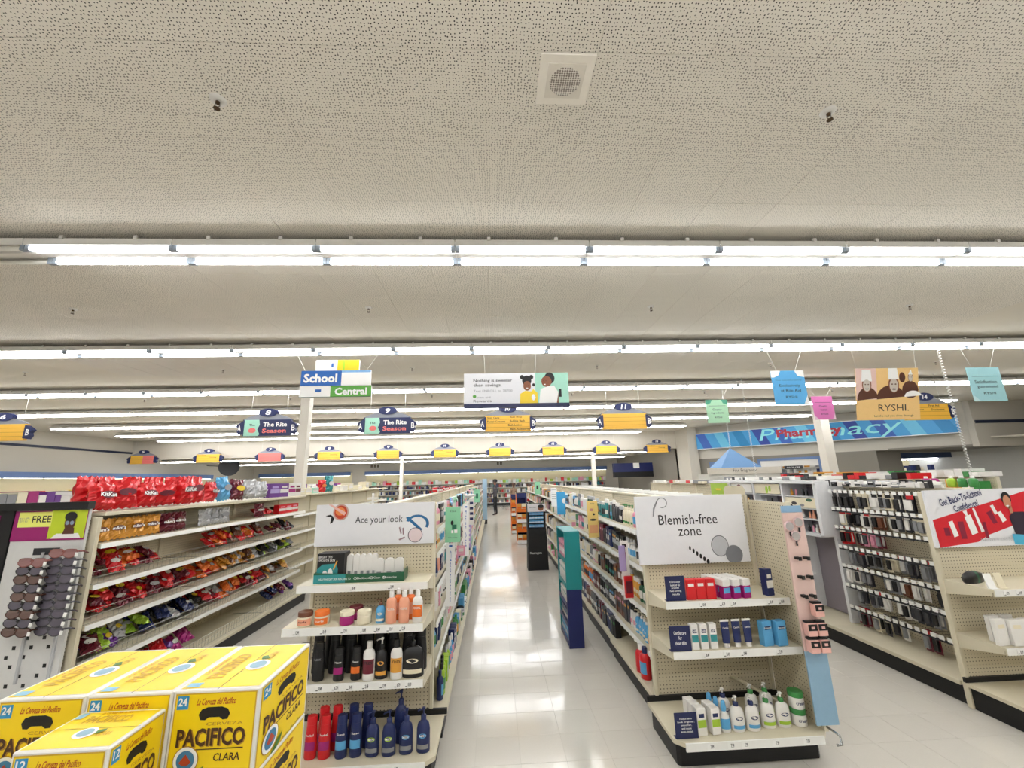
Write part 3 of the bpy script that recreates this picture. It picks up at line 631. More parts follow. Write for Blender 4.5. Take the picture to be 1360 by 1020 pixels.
# headers on the endcaps
h = MB().box(-1.37, -0.462, 3.385, 3.405, 1.335, 1.64).build('header_sign', PAPER, ecL); f = front(h, -1.37, -0.462, 1.335, 1.64, 3.385)
f.text('Ace your look', mat('ink_grey', '#3A3C44', 0.6, noise=0), 0.33, 0.30, 0.40, 0.22)
f.poly('printed_art', [ell(0.205, 0.19, 0.066, 0.20, 24)], mat('bowl_rim', '#C9A79C', 0.5)); f.poly('printed_art', [ell(0.205, 0.19, 0.054, 0.165, 24)], mat('bowl_orange', '#C8452B', 0.5), 2); f.poly('printed_art', [ell(0.20, 0.17, 0.04, 0.10, 16)], mat('bowl_light', '#E98A4A', 0.5), 3)
f.poly('printed_art', [[(0.10, 0.0), (0.125, 0.0), (0.25, 0.2), (0.235, 0.27)]], PINKP, 4)
f.poly('printed_art', [[(0.08, 0.27), (0.12, 0.24), (0.15, 0.30), (0.11, 0.30)], [(0.13, 0.28), (0.155, 0.33), (0.14, 0.44), (0.12, 0.46)]], HAIR, 4)
f.poly('printed_art', [p for p in arc(0.855, 0.52, 0.075, 0.10, -pi * 0.9, 0.5, 2.2, 18)] , mat('arc_blue', '#2C6FA3', 0.5), 2)
f.poly('printed_art', [[(0.755, 0.37), (0.78, 0.34), (0.90, 0.66), (0.88, 0.70)]], mat('arc_blue', '#2C6FA3', 0.5), 3)
f.poly('printed_art', [ell(0.84, 0.79, 0.062, 0.18, 24)], mat('ring_dark', '#5B5561', 0.5), 4); f.poly('printed_art', [ell(0.84, 0.79, 0.056, 0.165, 24)], mat('pale_pink', '#E4D2D5', 0.5), 5)
f.poly('printed_art', [[(0.70, 0.6), (0.71, 0.58), (0.725, 0.74), (0.715, 0.76)], [(0.73, 0.62), (0.74, 0.60), (0.745, 0.76), (0.735, 0.78)], [(0.70, 0.88), (0.75, 0.82), (0.755, 0.85), (0.71, 0.91)]], mat('print_line', '#9A8088', 0.5), 4)
h = MB().box(1.14, 2.03, 3.395, 3.415, 1.12, 1.635).build('header_sign', PAPER, ecR); f = front(h, 1.14, 2.03, 1.12, 1.635, 3.395)
f.text('Blemish-free', INK, 0.20, 0.28, 0.54, 0.15); f.text('zone', INK, 0.37, 0.50, 0.21, 0.10)
for p in arc(0.245, 0.10, 0.042, 0.05, -pi, pi * 0.6, 1.6, 14): f.poly('printed_art', [p], GREYP)
f.poly('printed_art', [[(0.15, 0.30), (0.16, 0.18), (0.20, 0.06), (0.21, 0.07), (0.175, 0.19), (0.16, 0.30)]], GREYP)
f.poly('printed_art', [ell(0.735, 0.76, 0.08, 0.155, 28)], mat('compact_rim', '#6E7076', 0.4)); f.poly('printed_art', [ell(0.735, 0.76, 0.074, 0.143, 28)], mat('compact_light', '#C3C5CA', 0.4), 2)
f.poly('printed_art', [[(a, min(b, 1.0)) for a, b in ell(0.855, 0.89, 0.078, 0.135, 28)]], mat('compact_dark', '#7E8189', 0.3), 3)
f.poly('printed_art', [ell(0.46 + 0.03 * k, 0.78 + 0.04 * k, 0.009 + 0.001 * k, 0.035, 8) for k in range(6)], HAIR, 2)
h = MB().box(3.63, 4.60, 3.425, 3.445, 1.165, 1.62).build('header_sign', PAPER, ecB); f = front(h, 3.63, 4.60, 1.165, 1.62, 3.425)
f.poly('printed_panel', [[(0.02, 0.52), (1, 0.02), (1, 0.78), (0.03, 1.0)]], RED)
f.poly('printed_panel', [[(0.62, 1.0), (1.0, 1.0), (1.0, 0.5), (0.5, 0.80), (0.3, 1.0)]], PAPER, 2)
f.text('Get Back-To-School', mat('ink_navy', '#232A63', 0.5), 0.11, 0.165, 0.41, 0.13, rot=0.21, layer=6, bold=0.01); f.text('Confidence!', mat('ink_navy', '#232A63', 0.5), 0.225, 0.285, 0.24, 0.115, rot=0.21, layer=6, bold=0.01)
f.text('NATIVE + Old Spice', GREYP, 0.41, 0.86, 0.33, 0.07)
f.poly('photo_print', [rect(0.10, 0.66, 0.05, 0.14), rect(0.24, 0.56, 0.05, 0.3), rect(0.46, 0.58, 0.03, 0.28), [(0.52, 0.42), (0.57, 0.38), (0.6, 0.6), (0.56, 0.62)]], mat('print_wine', '#8A1A38', 0.5), 3)
f.poly('photo_print', [[(0.155, 0.56), (0.195, 0.54), (0.22, 0.8), (0.175, 0.83)], [(0.31, 0.48), (0.37, 0.44), (0.40, 0.76), (0.34, 0.80)], [(0.305, 0.38), (0.345, 0.37), (0.345, 0.46), (0.325, 0.46)], [(0.40, 0.34), (0.42, 0.33), (0.46, 0.74), (0.43, 0.76)], [(0.57, 0.30), (0.60, 0.28), (0.625, 0.44), (0.595, 0.46)], [(0.62, 0.42), (0.655, 0.40), (0.69, 0.56), (0.645, 0.60)]], WHT, 4)
f.poly('photo_print', [[(0.72, 0.5), (0.76, 0.42), (0.86, 0.42), (0.98, 0.62), (0.98, 0.98), (0.74, 0.98)]], mat('print_plum', '#2F2233', 0.5), 5)
f.poly('photo_print', [ell(0.735, 0.18, 0.045, 0.12, 16)], HAIR, 6); f.poly('photo_print', [ell(0.735, 0.24, 0.035, 0.12, 16), rect(0.735, 0.32, 0.03, 0.12)], mat('print_tan', '#C98B6B', 0.5), 7); f.poly('photo_print', [ell(0.73, 0.31, 0.015, 0.014, 8)], WHT, 8)
f.poly('printed_panel', [[(0.70, 0.80), (0.85, 0.83), (0.83, 1.0), (0.70, 0.98)]], mat('print_cyan', '#4FB4D8', 0.5), 8)

# blue pyramid topper over the fragrance case
o = thing('fragrance_case', 'white display case with a blue pyramid topper reading Fine Fragrances', 'display', (5.98, 10.0, 0)); _s = 1.25
MB().box(-0.88, 0.88, -0.25, 0.25, 1.60, 1.80).build('case_top', mat('case_glass', '#CFCFC8', 0.2), o)
MB().box(-0.90, 0.90, -0.27, 0.27, 0.0, 1.60).build('cabinet_body', WHITE, o)
hb = MB().box(-0.90, 0.90, -0.29, -0.26, 1.79, 1.94).build('header_board', mat('case_header', '#D3CEC2', 0.5), o); front(hb, -0.9, 0.9, 1.79, 1.94, -0.29).text('Fine Fragrances', INK, 0.34, 0.2, 0.33, 0.6)
MB().add([(-0.55, -0.26, 1.94), (0.45, -0.26, 1.94), (0.45, 0.3, 1.94), (-0.55, 0.3, 1.94), (-0.12, 0.0, 2.42)], [(3, 2, 1, 0), (0, 1, 4), (1, 2, 4), (2, 3, 4), (3, 0, 4)]).build('pyramid', mat('pyramid_blue', '#6F9BCB', 0.5), o)
# ================================================================ PERIMETER: valances, columns, mirror, pharmacy
def valance(label, x0, x1, y, z0, z1, rot=0, n=1):
    L = x1 - x0
    t = thing('valance', label, 'valance', (x0, y, 0), rot)
    MB().box(0, L, 0, 0.06, z0, z1).build('fascia', BLUEB, t); MB().box(0, L, 0.06, 0.42, z1 - 0.03, z1).build('top_board', BLUEB, t)
    MB().box(0, L, 0.385, 0.42, 1.75, z1 - 0.03).build('lit_panel', CREAML, t)
    k = int(L / 1.3)
    for i in range(k): MB().tube([(0.05 + i * L / k, 0.12, z0 + 0.0), (-0.05 + (i + 1) * L / k, 0.12, z0 + 0.0)], 0.016, 6).build('fluorescent_tube', mat('valance_tube', '#FFFDF2', 0.3, noise=0, emit=3.5), t)
    return t
valance('long blue light valance across the rear wall', -9.2, 8.4, YB - 0.45, 2.33, 2.58)
valance('blue light valance in the far corner beyond the convex mirror', -16.6, -10.2, YB - 0.45, 2.33, 2.58)
valance('blue light valance running along the side wall above the candy', 4.5, 26.0, XL + 0.45, 2.26, 2.48)
v = [o for o in COL.objects if o.name.startswith('valance')][-1]; v.location = (XL + 0.45, 4.5, 0); v.rotation_euler = (0, 0, pi / 2)
PALS = {'white': '#E9E7E2', 'black': '#19191B', 'navy': '#1D2A5C', 'red': '#D41C24', 'teal': '#2F8E92', 'sky-blue': '#5AA7D8', 'pink': '#E59AB0', 'green': '#3D8C47', 'amber': '#E0A040', 'orange': '#E8742A', 'brown': '#6B3F2A', 'purple': '#6B3A8C', 'grey': '#8B8D90', 'cream': '#E8DFC4', 'silver': '#B9BBBE', 'yellow': '#F0CE2A', 'lime': '#A5C93A', 'mint': '#A8DCC4', 'maroon': '#6A1A2C', 'peach': '#F0A98A', 'dark grey': '#3A3B40', 'magenta': '#A31A72', 'dark green': '#1E5A3C', 'lilac': '#B5A3D6'}
def pm(c, rough=0.35): return mat('product_' + c.replace('-', '_').replace(' ', '_'), PALS[c], rough, noise=0.02, spec=0.5)
def blocks(name, label, x0, x1, y0, y1, zs, hmax, cols, step=0.09, fill=0.9, parent=None, alongx=True):
    """countless far goods: one joined mesh of small boxes, kind stuff"""
    mb = MB(); ms = [pm(c) for c in cols]
    for z in zs:
        a, b = (x0, x1) if alongx else (y0, y1); p = a
        while p < b:
            w = step * random.uniform(0.6, 1.3)
            if random.random() < fill:
                h = hmax * random.uniform(0.5, 1.0); m = random.randrange(len(ms))
                if alongx: mb.box(p, p + w * 0.92, y0, y1, z, z + h, m)
                else: mb.box(x0, x1, p, p + w * 0.92, z, z + h, m)
            p += w
    o = mb.build(name, ms, parent); tag(o, label, 'goods', kind='stuff'); return o
# rear wall shelving
for i in range(14):
    x = -9.0 + 1.22 * i
    t = thing('shelving_bay', 'shelving bay against the rear wall, %s along under the blue valance' % nth(i + 1), 'shelving', (x, YB - 0.42, 0), 0, 'rear wall bays')
    link('back_panel', cached('wbp', lambda: MB().box(0.01, 1.21, 0.36, 0.39, 0, 1.74).mesh('b')), BEIGE, t); link('base', cached('wbb', lambda: MB().box(0.01, 1.21, -0.05, 0.36, 0, 0.16).mesh('b')), BLACK, t)
    for z in (0.17, 0.52, 0.87, 1.22, 1.55): link('shelf', cached('wsh', lambda: MB().box(0.01, 1.21, -0.06, 0.36, 0, 0.03).mesh('b')), STRIP, t, (0, 0, z))
blocks('rear_wall_goods', 'mixed small goods filling the rear wall shelves', -9, 8.1, YB - 0.38, YB - 0.16, (0.2, 0.55, 0.90, 1.25), 0.27, ['white', 'black', 'grey', 'navy', 'red', 'cream', 'teal', 'brown', 'dark grey', 'white'], 0.13)
blocks('rear_top_goods', 'pale packs along the top of the rear wall shelves', -9, 8.1, YB - 0.38, YB - 0.16, (1.58,), 0.3, ['white', 'cream', 'lime', 'mint', 'pink', 'white', 'red'], 0.2)
# side wall shelving behind the candy
for i in range(17):
    t = thing('shelving_bay', 'shelving bay against the side wall, %s along under the blue valance' % nth(i + 1), 'shelving', (XL + 0.42, 5.0 + 1.22 * i, 0), pi / 2, 'side wall bays')
    link('back_panel', CACHE['wbp'], BEIGE, t); link('base', CACHE['wbb'], BLACK, t)
    for z in (0.17, 0.52, 0.87, 1.22, 1.55): link('shelf', CACHE['wsh'], STRIP, t, (0, 0, z))
blocks('side_wall_goods', 'colourful snack packs filling the side wall shelves', XL + 0.16, XL + 0.38, 5, 25.5, (0.2, 0.55, 0.9, 1.25, 1.58), 0.24, ['white', 'cream', 'magenta', 'red', 'white', 'yellow', 'cream', 'amber', 'white', 'black'], 0.12, alongx=False)
# slim columns
for x, y, w, l, top in ((-4.03, 9.0, 0.19, 'slim white column rising below the School Central sign', 4.005), (10.83, 13.0, 0.30, 'slim white column rising under the pink card in front of the Pharmacy banner', 4.005), (-4.8, 22.3, 0.17, 'slim white column at the rear below the low lights, on the side towards the candy', 3.145), (5.4, 22.3, 0.2, 'slim white column at the rear below the low lights, beyond the vitamin aisle', 3.145)):
    t = thing('column', l, 'column', (x, y, 0)); MB().box(-w / 2, w / 2, -w / 2, w / 2, 0, top, c=0.006).build('shaft', mat('column_paint', '#DAD5CA', 0.5), t); MB().box(-w / 2 - .012, w / 2 + .012, -w / 2 - .012, w / 2 + .012, 0, 0.1).build('base_collar', BLACK, t)
# convex mirror
t = thing('convex_mirror', 'round convex security mirror high in the far corner', 'mirror', (-14.2, 23.2, 2.82))
MB().lathe([(0.0, -0.16), (0.2, -0.13), (0.38, -0.05), (0.46, 0.0)], n=24).build('mirror_dome', mat('mirror', '#AEB4B0', 0.05, metal=1.0, noise=0), t, rotz=0).rotation_euler = (radians(80), 0, radians(40))
MB().lathe([(0.46, 0.0), (0.49, 0.0), (0.49, 0.03), (0.46, 0.03)], n=24).build('rim', INK, t).rotation_euler = (radians(80), 0, radians(40))
MB().tube([(-1.3, 0.2, 0.1), (0, 0.1, 0)], 0.02, 5).build('bracket', INK, t)
# vents on the rear wall
for k, (x, w) in enumerate(((-8.95, 0.72), (0.25, 0.42))):
    t = thing('wall_vent', ('wide' if k == 0 else 'narrow') + ' grey vent grille on the rear wall above the valance', 'vent', (x, YB - 0.02, 2.83)); MB().box(0, w, 0, 0.02, 0, 0.3).build('frame', HOUS, t)
    for q in range(3 if k == 0 else 2):
        MB().box(0.03 + q * 0.23, 0.2 + q * 0.23, -0.01, 0.0, 0.04, 0.26).build('louvre', mat('vent_dark', '#6F6759', 0.6), t)
# navy photo centre box sign and dark counter by the rear
t = thing('department_sign', 'long navy box sign at the rear beyond the vitamin aisle', 'sign', (7.3, 24.0, 2.0)); MB().box(-0.3, 2.0, 0, 0.3, 0.05, 0.55).build('sign_box', mat('deep_navy', '#16225E', 0.4), t); MB().box(-0.3, 2.0, 0.0, 0.3, -0.25, 0.05).build('lower_panel', BLACK, t)
p = MB().box(0.85, 1.2, -0.03, 0.0, 0.25, 0.55).build('white_card', WHT, t)
# pharmacy openings
def dthing(name, label, cat, s, t0): o = thing(name, label, cat, dpt(s, t0, 0), DROT); return o
PF = mat('pharmacy_frame_blue', '#6C86B4', 0.5)
o = dthing('pharmacy_window', 'pharmacy counter window with a blue frame beneath the banner', 'window', 2.35, 0.2)
for a, b, c, d in ((0, 0.1, 0, 2.4), (2.15, 2.25, 0, 2.4), (0, 2.25, 2.3, 2.4)): MB().box(a, b, -0.03, 0.0, c, d).build('frame', PF, o)
MB().box(0.1, 2.15, 0.02, 0.06, 2.05, 2.3).build('roller_blind', WHITE, o); MB().box(0.1, 2.15, 0.0, 0.5, 0.95, 1.0).build('counter', WHITE, o)
lb = MB().box(0.95, 1.6, 0.0, 0.03, 1.93, 2.06).build('name_board', INK, o); front(lb, 0.95, 1.6, 1.93, 2.06, 0.0).text('DROP-OFF', WHT, 0.15, 0.3, 0.7, 0.4)
o = dthing('pharmacy_door', 'blue framed doorway pair of the pharmacy beside the banner end', 'door', 0.35, 0.2)
for a, b, c, d in ((0, 0.14, 0, 2.35), (0.75, 0.9, 0, 2.35), (1.55, 1.65, 0, 2.35), (0, 1.65, 2.25, 2.35)): MB().box(a, b, -0.03, 0.02, c, d).build('frame', PF, o)
MB().box(0.14, 1.55, 0.02, 0.05, 0, 2.25).build('door_leaf', WALLT, o)
o = thing('pharmacy_shelving', 'bottle shelves inside the pharmacy window', 'shelving', dpt(2.0, 1.6, 0), DROT)
for z in (0.9, 1.3, 1.7, 2.0): MB().box(0, 3.4, 0, 0.3, z - 0.03, z).build('shelf', WHITE, o)
mb = MB(); cols = [pm(c) for c in ('white', 'black', 'amber', 'white', 'navy', 'grey')]
for z in (1.3, 1.7, 2.0):
    p = 0
    while p < 3.3: w = random.uniform(0.06, 0.14); mb.box(p, p + w * 0.9, 0.02, 0.2, z, z + random.uniform(0.1, 0.25), random.randrange(6)); p += w
b = mb.build('pharmacy_bottles', cols, o); b['kind'] = 'stuff'
for s_ in (1.2, 3.4, 5.6):
    MB().tube([dpt(s_, 1.0, 2.7), dpt(s_ + 1.2, 1.0, 2.7)], 0.02, 6).build('ceiling_tube_light', TUBE); tag(bpy.data.objects[-1] if False else COL.objects[-1], 'bare tube light over the pharmacy counter, %s from the doorway' % nth(int(s_ / 2) + 1), 'light')
# pickup niche at the right side wall
t = thing('lit_cabinet', 'recessed lit cabinet with a navy soffit and stocked shelves in the taupe wall', 'display', (15.5, 15.45, 0))
MB().box(-0.0, 3.0, 0.9, 0.95, 0, 2.4).build('back_panel', CREAML, t); MB().box(0.05, 2.75, 0.0, 0.25, 2.22, 2.42).build('soffit', mat('soffit_navy', '#2F4266', 0.5), t)
for q in (0.15, 1.35): MB().tube([(q, 0.3, 2.18), (q + 1.15, 0.3, 2.18)], 0.018, 6).build('fluorescent_tube', TUBE, t)
for z in (1.1, 1.45, 1.75): MB().box(0.05, 2.9, 0.3, 0.85, z - 0.02, z).build('shelf', WHITE, t)
mb = MB(); cols = [pm(c) for c in ('navy', 'cream', 'dark grey', 'navy', 'white')]
for z in (1.1, 1.45, 1.75):
    p = 0.1
    while p < 2.8:
        w = random.uniform(0.08, 0.2)
        if random.random() < 0.7: mb.box(p, p + w * 0.85, 0.4, 0.7, z, z + random.uniform(0.1, 0.26), random.randrange(5))
        p += w
mb.build('cabinet_goods', cols, t)['kind'] = 'stuff'
# goods on the other gondolas' tops, seen over the near runs
blocks('snack_top_goods', 'pale packs standing on top of the snack gondola beyond the candy', -6.75, -6.25, 5.4, 18.4, (1.63,), 0.18, ['white', 'cream', 'white', 'purple', 'white', 'magenta', 'grey', 'cream'], 0.11, 0.8, alongx=False)
blocks('stationery_top_goods', 'packs standing on top of the stationery gondola', -9.5, -9.1, 6.8, 18.4, (1.63,), 0.16, ['white', 'cream', 'amber', 'white', 'pink', 'mint'], 0.3, 0.6, alongx=False)
blocks('vitamin_top_goods', 'vitamin boxes standing on top of the farthest gondola', 9.35, 9.85, 7.7, 13.5, (1.63,), 0.16, ['white', 'cream', 'amber', 'navy', 'white', 'green'], 0.16, 0.8, alongx=False)
blocks('fragrance_top_goods', 'small boxed goods on top of the fragrance gondola', 7.4, 7.8, 6.9, 14.1, (1.63,), 0.13, ['white', 'red', 'black', 'cream', 'white', 'grey', 'black'], 0.14, 0.8, alongx=False)
for xx, nn, cc in ((-6.0, 'snack', ['purple', 'red', 'amber', 'white', 'navy']), (-8.8, 'stationery', ['white', 'sky-blue', 'yellow', 'red', 'black']), (7.1, 'fragrance', ['black', 'white', 'silver', 'maroon', 'cream']), (9.1, 'vitamin', ['white', 'green', 'amber', 'white', 'brown'])):
    ya, n = {'snack': (5.2, 11), 'stationery': (6.5, 10), 'fragrance': (6.8, 6), 'vitamin': (7.6, 5)}[nn]
    sx = 1 if xx < 0 else -1
    blocks(nn + '_shelf_goods', 'packs filling the shelves of the %s gondola' % nn, min(xx - sx * 0.2, xx - sx * 0.45), max(xx - sx * 0.2, xx - sx * 0.45), ya + 0.1, ya + n * 1.22 - 0.1, (0.62, 1.02, 1.37), 0.22, cc, 0.14, 0.9, alongx=False)

# ================================================================ GOODS
def half_label(rx, ry, z0, z1, ang=1.1, n=8, e=0.0008):
    mb = MB(); P = [(-rx * sin(ang - 2 * ang * i / n) * 1.0, -ry * cos(ang - 2 * ang * i / n)) for i in range(n + 1)]
    P = [(x * (1 + e / rx), y * (1 + e / ry)) for x, y in P]
    mb.add([(x, y, z0) for x, y in P] + [(x, y, z1) for x, y in P], [(i, i + 1, i + n + 2, i + n + 1) for i in range(n)], 0, True); return mb.mesh('label')
def curve_text(t, w, zc, h, rx, ry, bold=0.02, e=0.0016):
    v, f, _ = cached(('txt', t, bold), lambda: text_data(t, bold)); me = bpy.data.meshes.new('lettering'); P = []
    for x, y, _z in v:
        X = (x - 0.5) * w; q = max(0.0, 1 - (X / rx) ** 2) if rx else 1; P.append((X, -(ry * math.sqrt(q)) - e if rx else -ry - e, zc - h / 2 + y * h))
    me.from_pydata(P, [], f); me.update(); return me
def quad_front(w, z0, z1, y, e=0.0006, x0=None):
    a = -w / 2 if x0 is None else x0; return MB().add([(a, y - e, z0), (a + w, y - e, z0), (a + w, y - e, z1), (a, y - e, z1)], [(0, 1, 2, 3)]).mesh('print')
def parts_of(kind, w, d, h, txt):
    rx, ry = w / 2, d / 2; R = []
    def L(mb): return mb.mesh(kind)
    if kind in ('carton', 'packet'):
        R.append(('body', L(MB().box(-rx, rx, -ry, ry, 0, h, c=min(0.0025, w * 0.05))), 0)); R.append(('printed_band', quad_front(w * 0.9, h * 0.30, h * 0.58, -ry), 1)); R.append(('printed_mark', quad_front(w * 0.6, h * 0.66, h * 0.80, -ry), 2))
        if txt: R.append(('lettering', curve_text(txt, w * 0.75, h * 0.73, h * 0.09, 0, ry), 3))
    elif kind == 'bottle':
        bh = h * 0.80; R.append(('body', L(MB().lathe([(rx * 0.9, 0), (rx, 0.006), (rx, bh * 0.80), (rx * 0.85, bh * 0.93), (rx * 0.42, bh)], sy=ry / rx, n=14)), 0))
        R.append(('cap', MB().lathe([(rx * 0.46, bh), (rx * 0.46, h - 0.004), (rx * 0.38, h)], sy=ry / rx, n=12).mesh('cap'), 1)); R.append(('label', half_label(rx, ry, h * 0.18, h * 0.55), 2))
        if txt: R.append(('lettering', curve_text(txt, w * 0.7, h * 0.46, h * 0.07, rx, ry), 3))
    elif kind == 'tottle':      # flat-cap shampoo bottle, shoulders straight
        bh = h * 0.80; R.append(('body', L(MB().lathe([(rx * 0.88, 0), (rx, 0.01), (rx * 0.97, bh * 0.6), (rx * 0.80, bh)], sy=ry / rx, n=14)), 0))
        R.append(('cap', MB().lathe([(rx * 0.82, bh + 0.001), (rx * 0.80, h - 0.004), (rx * 0.74, h)], sy=ry / rx, n=14).mesh('cap'), 1)); R.append(('label', half_label(rx * 0.985, ry * 0.985, h * 0.22, h * 0.42, 0.9, e=0.002), 2))
        if txt: R.append(('lettering', curve_text(txt, w * 0.6, h * 0.58, h * 0.055, rx, ry), 3))
    elif kind == 'pump':
        bh = h * 0.72; R.append(('body', L(MB().lathe([(rx * 0.9, 0), (rx, 0.008), (rx * 0.98, bh * 0.72), (rx * 0.8, bh * 0.9), (rx * 0.36, bh)], sy=ry / rx, n=16)), 0))
        r = min(0.017, rx * 0.4); mb = MB().lathe([(r, bh), (r, bh + h * 0.10), (r * 0.6, bh + h * 0.12), (r * 0.3, bh + h * 0.125)], n=10); R.append(('pump_collar', mb.mesh('c'), 1))
        mb = MB().lathe([(r * 0.32, bh + h * 0.12), (r * 0.32, h * 0.955)], n=8); mb.box(-r * 0.55, r * 0.55, -r * 0.55, r * 0.55, h * 0.95, h, c=0.001); mb.tube([(0, 0, h * 0.975), (-r * 1.6, -r * 1.2, h * 0.975), (-r * 1.9, -r * 1.4, h * 0.955)], r * 0.25, 6); R.append(('pump_nozzle', mb.mesh('n'), 2))
        R.append(('label', half_label(rx, ry, h * 0.10, h * 0.20, 0.95), 4)); R.append(('logo', MB().add([(x, -(ry * math.sqrt(max(0, 1 - (x / rx) ** 2))) - 0.0012, z) for x, z in ell(0, h * 0.40, w * 0.27, h * 0.055, 16)], [tuple(range(16))]).mesh('logo'), 3))
        if txt: R.append(('lettering', curve_text(txt, w * 0.42, h * 0.40, h * 0.045, rx, ry, e=0.0022), 5))
    elif kind == 'tube':
        n = 14; ringsz = [(0.0, 0.62, 0.62), (h * 0.16, 0.64, 0.64), (h * 0.17, 0.9, 0.9), (h * 0.5, 0.97, 0.62), (h * 0.93, 1.02, 0.10), (h, 1.02, 0.06)]
        def loft(rs):
            mb = MB(); vs = []; 
            for z, a, b in rs:
                for i in range(n): t = 2 * pi * i / n; vs.append((rx * a * cos(t), ry * b * sin(t), z))
            fs = [(j * n + i, j * n + (i + 1) % n, (j + 1) * n + (i + 1) % n, (j + 1) * n + i) for j in range(len(rs) - 1) for i in range(n)]
            mb.add(vs, fs, 0, True); mb.add(vs[:n], [tuple(range(n))[::-1]]); mb.add(vs[-n:], [tuple(range(n))]); return mb.mesh('t')
        R.append(('body', loft(ringsz[2:]), 0)); R.append(('cap', loft(ringsz[:2]), 1)); R.append(('crimp', MB().box(-rx * 1.02, rx * 1.02, -0.003, 0.003, h * 0.94, h + 0.002).mesh('c'), 2))
        if txt: R.append(('lettering', curve_text(txt, w * 0.7, h * 0.72, h * 0.07, 0, ry * 0.45), 3))
    elif kind == 'jar':
        R.append(('body', L(MB().lathe([(rx * 0.94, 0), (rx, 0.005), (rx, h * 0.66), (rx * 0.94, h * 0.68)], sy=ry / rx, n=18)), 0)); R.append(('lid', MB().lathe([(rx * 1.02, h * 0.68), (rx * 1.02, h - 0.004), (rx * 0.95, h)], sy=ry / rx, n=18).mesh('lid'), 1)); R.append(('label', half_label(rx, ry, h * 0.10, h * 0.55, 1.2), 2))
        if txt: R.append(('lettering', curve_text(txt, w * 0.6, h * 0.36, h * 0.14, rx, ry), 3))
    elif kind == 'pouch':       # rounded-top stick packs
        pts = [(-rx, 0), (rx, 0), (rx, h * 0.86)] + [(rx * cos(a), h * 0.86 + h * 0.14 * sin(a)) for a in (0.5, 1.05, pi / 2, 2.1, 2.65)] + [(-rx, h * 0.86)]
        R.append(('body', L(MB().prism(pts, -ry, ry, 'y')), 0)); R.append(('printed_mark', quad_front(w * 0.5, h * 0.15, h * 0.35, -ry), 2))
    elif kind == 'spray':
        bh = h * 0.66; R.append(('body', L(MB().lathe([(rx * 0.9, 0), (rx, 0.006), (rx * 0.96, bh * 0.7), (rx * 0.4, bh)], sy=ry / rx, n=12)), 0)); R.append(('sprayer', MB().lathe([(rx * 0.42, bh), (rx * 0.55, bh * 1.15), (rx * 0.4, h * 0.97), (rx * 0.2, h)], sy=ry / rx, n=10).mesh('s'), 1)); R.append(('label', half_label(rx, ry, h * 0.12, h * 0.45), 2))
    return R
def put(kind, w, d, h, cols, loc, rot, name, label, cat, group=None, txt=None, detail=2):
    ps = cached((kind, w, d, h, txt), lambda: parts_of(kind, w, d, h, txt))
    o = link(name, ps[0][1], pm(cols[0]), None, loc, rot); tag(o, label, cat, group)
    for pn, me, ci in ps[1:]:
        if detail == 0: break
        if detail == 1 and pn not in ('cap', 'lid', 'pump_collar', 'pump_nozzle', 'printed_band', 'label'): continue
        link(pn, me, pm(cols[min(ci, len(cols) - 1)]), o)
    return o
J = lambda a=0.006: random.uniform(-a, a)

# ---- Ace your look endcap
def row(xs, y, z, kind, dims, cols, name, lab, cat, group=None, txt=None, rot=0.0):
    for i, x in enumerate(xs):
        l = lab[i] if isinstance(lab, (list, tuple)) else lab.replace('%s', nth(i + 1))
        c = cols[i] if isinstance(cols, list) else cols
        put(kind, *dims, c, (x, y + J(0.004), z + 0.0008), rot + J(0.06), name, l, cat, group, txt)
ZA = 1.115
TX0, TX1 = -1.275, -0.645
o = MB().box(TX0 + 0.005, TX1 - 0.005, 3.20, 3.33, ZA + .001, ZA + 0.004).build('display_tray', pm('black')); tag(o, 'long black and teal counter tray of skin patches under the Ace your look header', 'tray')
tr = MB().prism([(TX0, ZA + .001), (TX1, ZA + .001), (TX1, ZA + 0.060), (-0.98, ZA + 0.055), (TX0, ZA + 0.070)], 3.187, 3.195, 'y').build('tray_front', pm('dark green'), o)
f = front(tr, TX0, TX1, ZA, ZA + 0.06, 3.187); f.poly('printed_panel', rect(0, 0.05, 0.35, 0.9), pm('teal')); f.text('HEAVYWEIGHT SKIN RESCUERS TO', WHT, 0.06, 0.42, 0.35, 0.22); f.text('Blackheads   Clear   Moisturize', WHT, 0.48, 0.4, 0.44, 0.22)
for c_ in (0.46, 0.64, 0.78): f.poly('printed_ring', arc(c_, 0.52, 0.014, 0.018, 0, 2 * pi, 8, 14), WHT)
for a, b in ((TX0, TX0 + .005), (TX1 - .005, TX1)): MB().box(a, b, 3.197, 3.33, ZA + .001, ZA + 0.07).build('tray_side', pm('dark green'), o)
o2 = MB().box(TX0 + 0.012, TX0 + 0.20, 3.205, 3.325, ZA + 0.006, ZA + 0.195, c=0.002).build('display_box', pm('black')); tag(o2, 'black counter display box with teal picture in the long tray', 'box')
f = front(o2, TX0 + 0.012, TX0 + 0.2, ZA + 0.006, ZA + 0.195, 3.205); f.poly('printed_panel', [[(0.0, 1.0), (0.0, 0.55), (0.2, 0.38), (0.7, 0.36), (0.78, 0.55), (0.78, 1)]], pm('teal')); f.poly('printed_panel', [ell(0.3, 0.75, 0.1, 0.16, 12)], WHT, 2); f.poly('printed_panel', [ell(0.5, 0.72, 0.1, 0.2, 12)], WHT, 3); f.text('BRIGHT EYES', WHT, 0.05, 0.08, 0.5, 0.08); f.text('SMOOTH SKIN', WHT, 0.05, 0.2, 0.6, 0.08)
f.poly('printed_panel', [[(0.6, 0.55), (0.72, 0.25), (0.76, 0.27), (0.64, 0.58)]], pm('amber'), 4)
